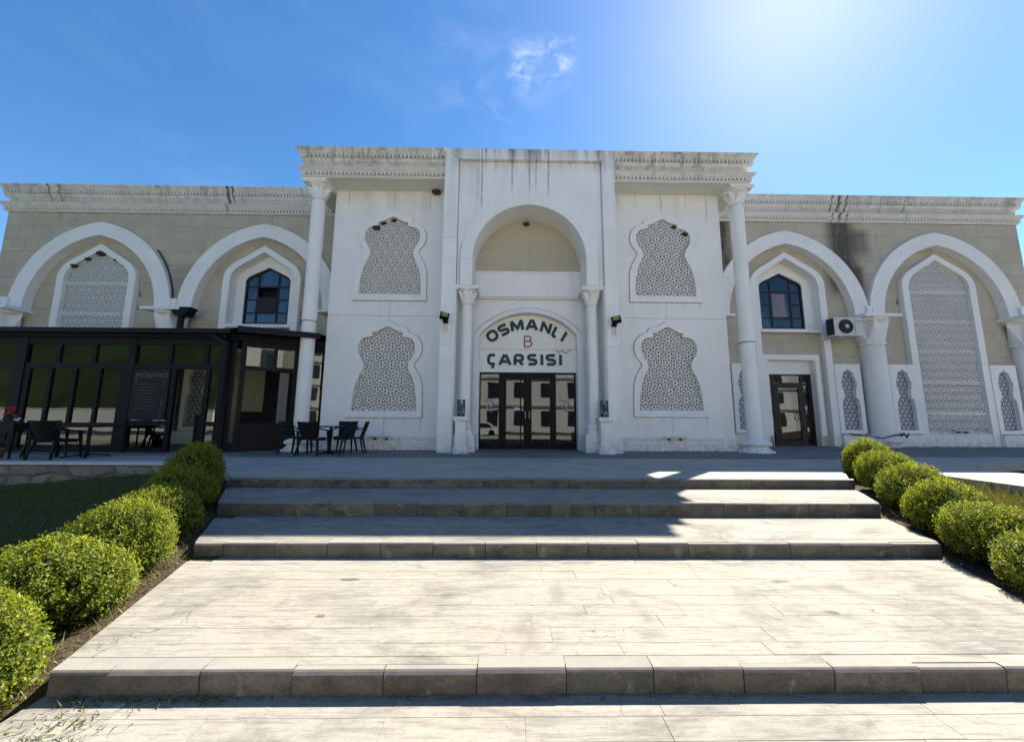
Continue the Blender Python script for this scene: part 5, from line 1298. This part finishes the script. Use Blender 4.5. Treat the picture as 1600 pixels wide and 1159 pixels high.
# ------------------------------------------------------------------ furniture
def make_chair(name, label, grp):
    o = thing(name, (0, 0, 0), label, 'chair', grp)
    q = MB()   # seat (front is -Y)
    q.slab([(-0.23, -0.24), (0.23, -0.24), (0.25, 0.0), (0.22, 0.22), (-0.22, 0.22), (-0.25, 0.0)], 0.41, 0.445); q.box(-0.21, 0.21, -0.245, -0.22, 0.36, 0.41); q.build('seat', 'black', o)
    q = MB(); n = 8   # curved backrest, wider at the top
    for k in range(n):
        def pt(u, h): x = (0.21+0.055*h)*u; return (x, 0.215+0.15*h-0.05*(u*u)*(1), 0.40+0.47*h-0.015*h*(1-abs(u)))
        u0, u1 = -1+2*k/n, -1+2*(k+1)/n
        for h0, h1 in ((0, .5), (.5, 1)):
            a, b, c_, d = pt(u0, h0), pt(u1, h0), pt(u1, h1), pt(u0, h1)
            t = 0.028; vs = [a, b, c_, d] + [(p[0], p[1]+t, p[2]) for p in (a, b, c_, d)]
            q.add(vs, [(0, 1, 2, 3), (7, 6, 5, 4), (0, 4, 5, 1), (2, 6, 7, 3), (0, 3, 7, 4), (1, 5, 6, 2)], 0, False)
    q.build('backrest', 'black', o)
    for s_ in (-1, 1):
        q = MB(); P = [(s_*0.265, 0.30, 0.70), (s_*0.29, 0.16, 0.665), (s_*0.30, -0.05, 0.64), (s_*0.285, -0.20, 0.62), (s_*0.27, -0.245, 0.57)]
        for a, b in zip(P[:-1], P[1:]): q.bar(a, b, 0.055, 0.028)
        q.build('armrest', 'black', o)
        for fy, ty, top in ((-0.22, -0.28, 0.60), (0.20, 0.30, 0.43)):
            q = MB(); x0 = s_*(0.265 if fy < 0 else 0.215); x1 = s_*0.285
            t = 0.05; b = 0.032
            q.add([(x0+i*t/2, fy+j*t/2, top) for i, j in ((-1, -1), (1, -1), (1, 1), (-1, 1))] + [(x1+i*b/2, ty+j*b/2, 0) for i, j in ((-1, -1), (1, -1), (1, 1), (-1, 1))], [(0, 1, 2, 3), (7, 6, 5, 4), (0, 4, 5, 1), (1, 5, 6, 2), (2, 6, 7, 3), (3, 7, 4, 0)])
            q.build('leg', 'black', o)
    return o
GC = 'black armchairs round the small table'
ch = make_chair('chair', 'black plastic armchair seen from behind, nearest the camera at the small table', GC)
def put(o, x, y, rz): o.location = (x, y, 0.004); o.rotation_euler = (0, 0, rz); WORLD[o.name] = Vector((x, y, 0)); return o
put(ch, -5.05, 9.62, pi)
for x, y, rz, lab, grp in [(-5.72, 10.02, pi/2-0.1, 'black armchair between the big left column and the small table', GC),
                      (-4.60, 10.42, 0.12, 'black armchair against the white wall behind the small table', GC),
                      (-4.16, 10.0, -pi/2+0.25, 'black armchair on the right of the small table, tilted outwards', GC),
                      (-10.95, 8.85, pi/2-0.5, 'black armchair on the cafe terrace left of the pedestal table', 'black armchairs on the cafe terrace'),
                      (-10.42, 8.62, pi, 'black armchair on the cafe terrace with its back to the lawn', 'black armchairs on the cafe terrace')]:
    c2 = copy_tree(ch); put(c2, x, y, rz); c2['label'] = lab; c2['group'] = grp
def make_table(x, y, w, h, label, foot=0.3):
    o = thing('cafe_table', (x, y, 0), label, 'table')
    q = MB(); q.box(x-w/2, x+w/2, y-w/2, y+w/2, h-0.025, h); q.build('tabletop', 'black', o)
    q = MB(); q.lathe([(0.035, 0.06), (0.035, h-0.025)], x, y, 12); q.build('stem', 'black', o)
    for k in range(4):
        a = pi/4+k*pi/2; q = MB(); q.bar((x, y, 0.075), (x+foot*cos(a), y+foot*sin(a), 0.02), 0.05, 0.03); q.build('foot', 'black', o)
    return o
make_table(-4.80, 10.02, 0.72, 0.74, 'small black square table among the armchairs left of the entrance')
make_table(-10.12, 9.0, 0.70, 0.74, 'dark square pedestal table on the cafe terrace', 0.4)
# flower trough and pots at the far left of the terrace
ft = thing('flower_stand', (-11.62, 8.7, 0), 'dark stand with red flowers at the left edge of the terrace', 'flower stand')
q = MB(); q.box(-11.9, -11.35, 8.55, 8.85, 0.60, 0.80)
for x, y in ((-11.88, 8.57), (-11.37, 8.57), (-11.88, 8.83), (-11.37, 8.83)): q.bar((x, y, 0), (x, y, 0.6), 0.03)
q.build('trough', 'black', ft)
q = MB(); qq = MB(); qw = MB()
for i in range(60):
    p = Vector((random.uniform(-11.85, -11.4), random.uniform(8.58, 8.82), 0.8+random.uniform(0, .16))); d = Vector((random.uniform(-1, 1), random.uniform(-1, 1), random.uniform(0, 1))).normalized()*0.08; e = d.cross(Vector((0, 0, 1))).normalized()*0.025
    q.add([p, p+d*.5+e, p+d, p+d*.5-e], [(0, 1, 2, 3)])
for i in range(9):
    p = Vector((random.uniform(-11.75, -11.5), random.uniform(8.58, 8.7), 0.95+random.uniform(0, .2))); qq.lathe([(0.0, p.z), (0.035, p.z+0.01), (0.03, p.z+0.035), (0.0, p.z+0.05)], p.x, p.y, 7)
for i in range(5):
    p = Vector((random.uniform(-11.5, -11.3), random.uniform(8.55, 8.65), 0.85+random.uniform(0, .06))); qw.lathe([(0.0, p.z), (0.03, p.z+0.01), (0.0, p.z+0.04)], p.x, p.y, 7)
q.build('leaves', 'plant', ft, fix=False); qq.build('red_flowers', 'red_flower', ft); qw.build('white_flowers', 'white_flower', ft)
pt_ = thing('flower_pot', (-11.35, 8.35, 0), 'terracotta pot on the terrace edge below the flower stand', 'flower pot')
q = MB(); q.lathe([(0.10, 0.004), (0.145, 0.22), (0.16, 0.22), (0.16, 0.26), (0.135, 0.26), (0.13, 0.22)], -11.42, 8.35, 20); q.build('pot', 'terracotta', pt_)
q = MB()
for i in range(40):
    a = random.uniform(0, 6.3); p = Vector((-11.42+0.05*cos(a), 8.35+0.05*sin(a), 0.22)); d = Vector((cos(a)*.5, sin(a)*.5, random.uniform(.5, 1.2))).normalized()*random.uniform(.12, .3); e = d.cross(Vector((0, 0, 1))).normalized()*0.02
    q.add([p, p+d*.5+e, p+d, p+d*.5-e], [(0, 1, 2, 3)])
q.build('leaves', 'plant', pt_, fix=False)

# ------------------------------------------------------------------ shrubs
def set_tone(me, tones):
    at = me.attributes.new('tone', 'FLOAT', 'FACE'); at.data.foreach_set('value', np.asarray(tones, dtype=np.float32))
def shrub_mesh(seed, n, leaf):
    """clipped boxwood: leaf clusters over a lumpy dome (unit radius, unit height 1.15, base at 0)"""
    r = np.random.RandomState(seed)
    lum = r.normal(size=(26, 3)); lum /= np.linalg.norm(lum, axis=1)[:, None]; amp = r.uniform(0.02, 0.15, 26)
    nc = n//9
    d = r.normal(size=(nc, 3)); d[:, 2] = np.abs(d[:, 2])*1.15-0.45; d /= np.linalg.norm(d, axis=1)[:, None]
    rad = 0.90 + (np.exp(-((1-d@lum.T)/0.10)) @ amp) + r.uniform(-0.09, 0.05, nc) - (r.rand(nc) < 0.35)*r.uniform(0, 0.20, nc)
    ctr = d*rad[:, None]; ctr[:, 2] = ctr[:, 2]*0.62+0.50
    V, F, Tn = [], [], []
    for c, dd in zip(ctr, d):
        tone_c = np.clip(r.normal(0.42, 0.30), 0, 1)
        stem = dd*0.6 + r.normal(size=3)*0.35 + np.array([0, 0, 0.5]); stem /= np.linalg.norm(stem)
        for k in range(9):
            p = c + stem*leaf*(k*0.45-1.2) + r.normal(size=3)*leaf*0.28
            out = r.normal(size=3); out -= stem*(out@stem); out /= np.linalg.norm(out)+1e-9
            ax = out*0.85+stem*0.55; ax /= np.linalg.norm(ax); L = leaf*r.uniform(0.75, 1.25)
            sd = np.cross(ax, stem); sd /= np.linalg.norm(sd)+1e-9; nrm = np.cross(sd, ax)
            b = len(V); w = L*0.30
            V += [p, p+ax*L*0.5+sd*w+nrm*L*0.06, p+ax*L-nrm*L*0.05, p+ax*L*0.5-sd*w+nrm*L*0.06]
            F += [(b, b+1, b+2), (b, b+2, b+3)]
            t = np.clip(tone_c + r.normal(0, 0.14) + 0.03*(k-4), 0, 1); Tn += [t, t]
    me = bpy.data.meshes.new('foliage'); me.from_pydata([tuple(v) for v in V], [], F); me.materials.append(M['box_leaf']); set_tone(me, Tn); me.update()
    return me
FOL = [shrub_mesh(11, 23000, 0.052), shrub_mesh(23, 24000, 0.054), shrub_mesh(37, 23000, 0.051)]
cm = MB(); cm.lathe([(0.45, 0.05), (0.74, 0.25), (0.82, 0.5), (0.74, 0.78), (0.5, 0.98), (0.2, 1.06), (0.02, 1.07)], 0, 0, 18); CORE = cm.mesh('twig_core', 'box_core')
stm = MB()
for k in range(5): stm.tube([(0.03*cos(k*1.3), 0.03*sin(k*1.3), -0.12), (0.12*cos(k*1.3), 0.12*sin(k*1.3), 0.15), (0.35*cos(k*1.3), 0.35*sin(k*1.3), 0.45)], 0.035, 6, r2=0.02)
STEM = stm.mesh('stem', 'twig')
def shrub(x, y, z, r, h, k, label, grp, r2_=None):
    o = thing('boxwood_shrub', (x, y, z), label, 'shrub', grp)
    rot = random.uniform(0, 6.28)
    for nm, me in (('foliage', FOL[k % 3]), ('twig_core', CORE), ('stem', STEM)):
        c = link(nm, me, (x, y, z), o); c.scale = (r*0.885, (r2_ or r)*0.90, h); c.rotation_euler = (0, 0, rot if nm == 'foliage' and not r2_ else 0)
GL_, GR_ = 'clipped shrubs along the left of the steps', 'clipped shrubs along the right of the steps'
SH = 'clipped shrub'
for i, (x, y, r, ry_, zt, lab) in enumerate([(-4.90, 5.90, 0.40, 0.38, 0.455, 'clipped green shrub at the top of the left row, shaded, beside the plaza edge'),
     (-4.53, 5.22, 0.46, 0.38, 0.20, 'shaded clipped shrub, second from the top of the left row'),
     (-4.10, 4.54, 0.43, 0.36, 0.085, 'clipped shrub at the shadow edge, third from the top of the left row'),
     (-3.72, 3.72, 0.47, 0.35, 0.07, 'sunlit clipped shrub, third from the bottom of the left row'),
     (-3.52, 3.04, 0.53, 0.37, -0.055, 'broad sunlit clipped shrub, second from the bottom of the left row'),
     (-3.19, 2.26, 0.50, 0.38, -0.11, 'yellow green clipped shrub cut by the left picture edge')]):
    z = zl(x, y)-0.02; shrub(x, y, z, r, (zt-z)/1.10, i, lab, GL_, ry_)
for i, (x, y, r, ry_, zt, lab) in enumerate([(6.85, 6.85, 0.43, 0.38, 0.515, 'dark clipped shrub at the top of the right row beside the plaza'),
     (6.28, 5.95, 0.43, 0.37, 0.40, 'clipped shrub with lit crown, second from the top of the right row'),
     (5.92, 5.25, 0.46, 0.37, 0.265, 'clipped shrub, third from the top of the right row'),
     (5.40, 4.50, 0.44, 0.36, 0.17, 'clipped shrub, third from the bottom of the right row'),
     (5.13, 3.86, 0.46, 0.35, 0.055, 'clipped shrub pierced by grass stalks, second from the bottom of the right row'),
     (4.86, 3.22, 0.46, 0.36, -0.05, 'clipped shrub cut by the right picture edge')]):
    z = zr(x, y)-0.02; shrub(x, y, z, r, (zt-z)/1.10, i+1, lab, GR_, ry_)

# ------------------------------------------------------------------ grass and litter
def grass(name, pts, hmin, hmax, w, mat, seed, lean=0.5):
    r = np.random.RandomState(seed); P = np.asarray(pts); n = len(P)
    a = r.uniform(0, 2*pi, n); h = r.uniform(hmin, hmax, n)*r.uniform(0.6, 1.25, n); ln = r.normal(0, lean, (n, 2))*h[:, None]
    sx, sy = np.cos(a)*w, np.sin(a)*w
    V = np.empty((n, 3, 3)); V[:, 0] = P + np.c_[sx, sy, np.zeros(n)]; V[:, 1] = P - np.c_[sx, sy, np.zeros(n)]; V[:, 2] = P + np.c_[ln, h]
    me = bpy.data.meshes.new(name); me.from_pydata(V.reshape(-1, 3).tolist(), [], np.arange(n*3).reshape(-1, 3).tolist())
    me.materials.append(M[mat]); set_tone(me, np.clip(r.normal(0.45, 0.25, n), 0, 1)); me.update()
    o = link(name, me, (0, 0, 0)); o['kind'] = 'stuff'; return o
def scatter(n, x0, x1, y0, y1, fz, ok, seed):
    r = np.random.RandomState(seed); out = []
    while len(out) < n:
        x, y = r.uniform(x0, x1), r.uniform(y0, y1)
        if ok(x, y): out.append((x, y, fz(x, y)))
    return out
tag(grass('lawn_grass', scatter(90000, -12.5, -2.7, 1.2, 7.95, zl, lambda x, y: x < lx(y)-0.45, 1), 0.03, 0.075, 0.0035, 'grass', 2), 'short green lawn grass left of the steps in the shade of the cafe', 'grass')
tag(grass('dry_lawn_grass', scatter(42000, 4.3, 7.9, 1.5, 7.1, zr, lambda x, y: x > rx(y)+0.35, 3), 0.04, 0.11, 0.004, 'dry_grass', 4), 'sunlit yellowing lawn grass right of the steps', 'grass')
tag(grass('tall_grass', scatter(900, 5.6, 7.85, 3.6, 6.9, zr, lambda x, y: x > rx(y)+0.5 and (x-7.85+y-6.9) > -2.5-random.random(), 5), 0.14, 0.30, 0.005, 'dry_grass', 6, 0.35), 'taller grass stalks along the right path kerb', 'grass')
def kerb_weeds():
    out = []
    for i in range(1500):
        y = random.uniform(1.6, 6.2); w = abs(random.gauss(0.14, 0.10)); x = lx(y)-0.03-w; out.append((x, y, zl(x, y)))
    return out
tag(grass('edge_weeds', kerb_weeds(), 0.03, 0.10, 0.005, 'dry_grass', 8, 0.7), 'weeds and clippings between the left shrubs and the steps', 'weeds')
lw = [(random.gauss(-2.30, .12), random.gauss(2.05, .10), T[4]+.002) for _ in range(260)] + [(random.uniform(-2.5, -1.6), 2.315-abs(random.gauss(0, .03)), T[4]+.002) for _ in range(160)] + [(random.uniform(-2.6, 3.8), 2.318-abs(random.gauss(0, .012)), T[4]+.002) for _ in range(160)]
tag(grass('step_weeds', lw, 0.008, 0.03, 0.004, 'grass', 9, 1.6), 'grass clippings lying at the foot of the lowest step', 'weeds')
wd = [(random.uniform(-5.5, 7.2), YW-0.12-abs(random.gauss(0, .03)), 0.004) for _ in range(260)] + [(random.uniform(12.3, 19.9), 13.28-abs(random.gauss(0, .03)), 0.004) for _ in range(200)]
tag(grass('wall_weeds', wd, 0.02, 0.06, 0.008, 'plant', 10, 0.6), 'small dark weeds growing along the foot of the facade', 'weeds')
# pebbles and leaf litter on the soil strips
q = MB()
for i in range(700):
    y = random.uniform(1.8, 6.5); s_ = random.choice((-1, 1)); w = abs(random.gauss(0.12, 0.10))
    x = (lx(y)-0.02-w) if s_ < 0 else (rx(y)+0.02+w); z = (zl(x, y) if s_ < 0 else zr(x, y))+0.012; a = random.uniform(0, 6.3); L = random.uniform(.012, .03)
    dx, dy = cos(a)*L, sin(a)*L
    q.add([(x, y, z), (x+dx*.5-dy*.4, y+dy*.5+dx*.4, z+.006), (x+dx, y+dy, z+random.uniform(0, .012)), (x+dx*.5+dy*.4, y+dy*.5-dx*.4, z+.004)], [(0, 1, 2, 3)])
lt = q.build('leaf_litter', 'twig', fix=False); lt['kind'] = 'stuff'; tag(lt, 'dry leaf litter on the soil beside the steps', 'leaf litter')

# ------------------------------------------------------------------ what the glass reflects, plus paving added for bounce light: the street behind the camera
pv = MB(); pv.slab([(-40, -4.05), (40, -4.05), (40, -10.9), (-40, -10.9)], -0.9, -0.62); structure(pv.build('bounce_paving', ['bounce_paving']))  # unseen paving added behind the camera to bounce warm light onto the facade
st_ = MB(); st_.slab([(-60, -11), (60, -11), (60, -18), (-60, -18)], -0.9, -0.7); structure(st_.build('road', 'asphalt'))
def far_house(x0, x1, y0, y1, h, label, floors, cols, roofm):
    o = thing('apartment_house', ((x0+x1)/2, y1, -0.7), label, 'house', 'houses across the street')
    q = MB(); q.box(x0, x1, y0, y1, -0.7, h); q.build('wall', 'house', o)
    q = MB(); q.add([(x0-.5, y0-.5, h), (x1+.5, y0-.5, h), (x1+.5, y1+.5, h), (x0-.5, y1+.5, h), ((x0*3+x1)/4, (y0+y1)/2, h+2), ((x0+x1*3)/4, (y0+y1)/2, h+2)], [(0, 1, 5, 4), (1, 2, 5), (2, 3, 4, 5), (3, 0, 4), (3, 2, 1, 0)]); q.build('roof', roofm, o)
    fh = (h+0.7)/floors; me = None
    for f in range(floors):
        q = MB(); q.box(x0-.1, x1+.1, y1, y1+0.15, -0.7+fh*f+fh-0.25, -0.7+fh*f+fh-0.05); q.build('band', 'house_b', o)
        for c in range(cols):
            xw = x0+(x1-x0)*(c+0.5)/cols; zw = -0.7+fh*f+0.8
            if me is None:
                q = MB(); q.box(-0.7, 0.7, -0.02, 0.06, 0, fh*0.55); me = q.mesh('window', 'housewin')
            link('window', me, (xw, y1, zw), o)
gw = MB(); gw.box(-70, -26, -22.4, -22, -0.7, 1.75); gw.box(-70, -26, -22.45, -21.95, 1.75, 1.85)
tag(gw.build('garden_wall', 'house'), 'long low white wall across the street, far left behind the camera', 'wall')
far_house(-13, 13, -34, -20, 12.5, 'white apartment house straight across the street', 4, 8, 'redroof')
far_house(17, 55, -36, -22, 11.5, 'long white apartment house across the street on the right', 4, 10, 'redroof')
hm = MB(); hp = [(-420, 60), (-300, 58), (-230, 60), (-190, 56), (-150, 44), (-110, 36), (-60, 38), (-20, 42), (40, 36), (90, 40), (150, 28), (240, 10)]
for (xa, za), (xb, zb_) in zip(hp[:-1], hp[1:]): hm.add([(xa, -110, -1.3), (xb, -110, -1.3), (xb, -170, zb_), (xa, -170, za)], [(0, 1, 2, 3)], 0, True)
structure(hm.build('hills', 'hill'))
car = thing('parked_car', (-2.6, -9.4, -0.7), 'white parked car in the street behind the camera', 'car')
q = MB(); q.prism([(-4.6, -0.5), (-4.6, -0.05), (-3.8, 0.1), (-3.1, 0.55), (-1.6, 0.58), (-0.9, 0.12), (-0.45, 0.0), (-0.45, -0.5)], -10.2, -8.6); q.build('body', 'white_car', car)
q = MB(); q.prism([(-3.65, 0.12), (-3.05, 0.48), (-1.7, 0.5), (-1.12, 0.12)], -8.6, -8.585); q.build('side_window', 'housewin', car)
for x in (-3.8, -1.3):
    q = MB(); q.lathe([(0.31, 0), (0.31, 0.2), (0.2, 0.21)], 0, 0, 18); q.v = [(x+a, -8.78+c_, -0.40+b) for a, b, c_ in q.v]; q.build('wheel', 'black', car)
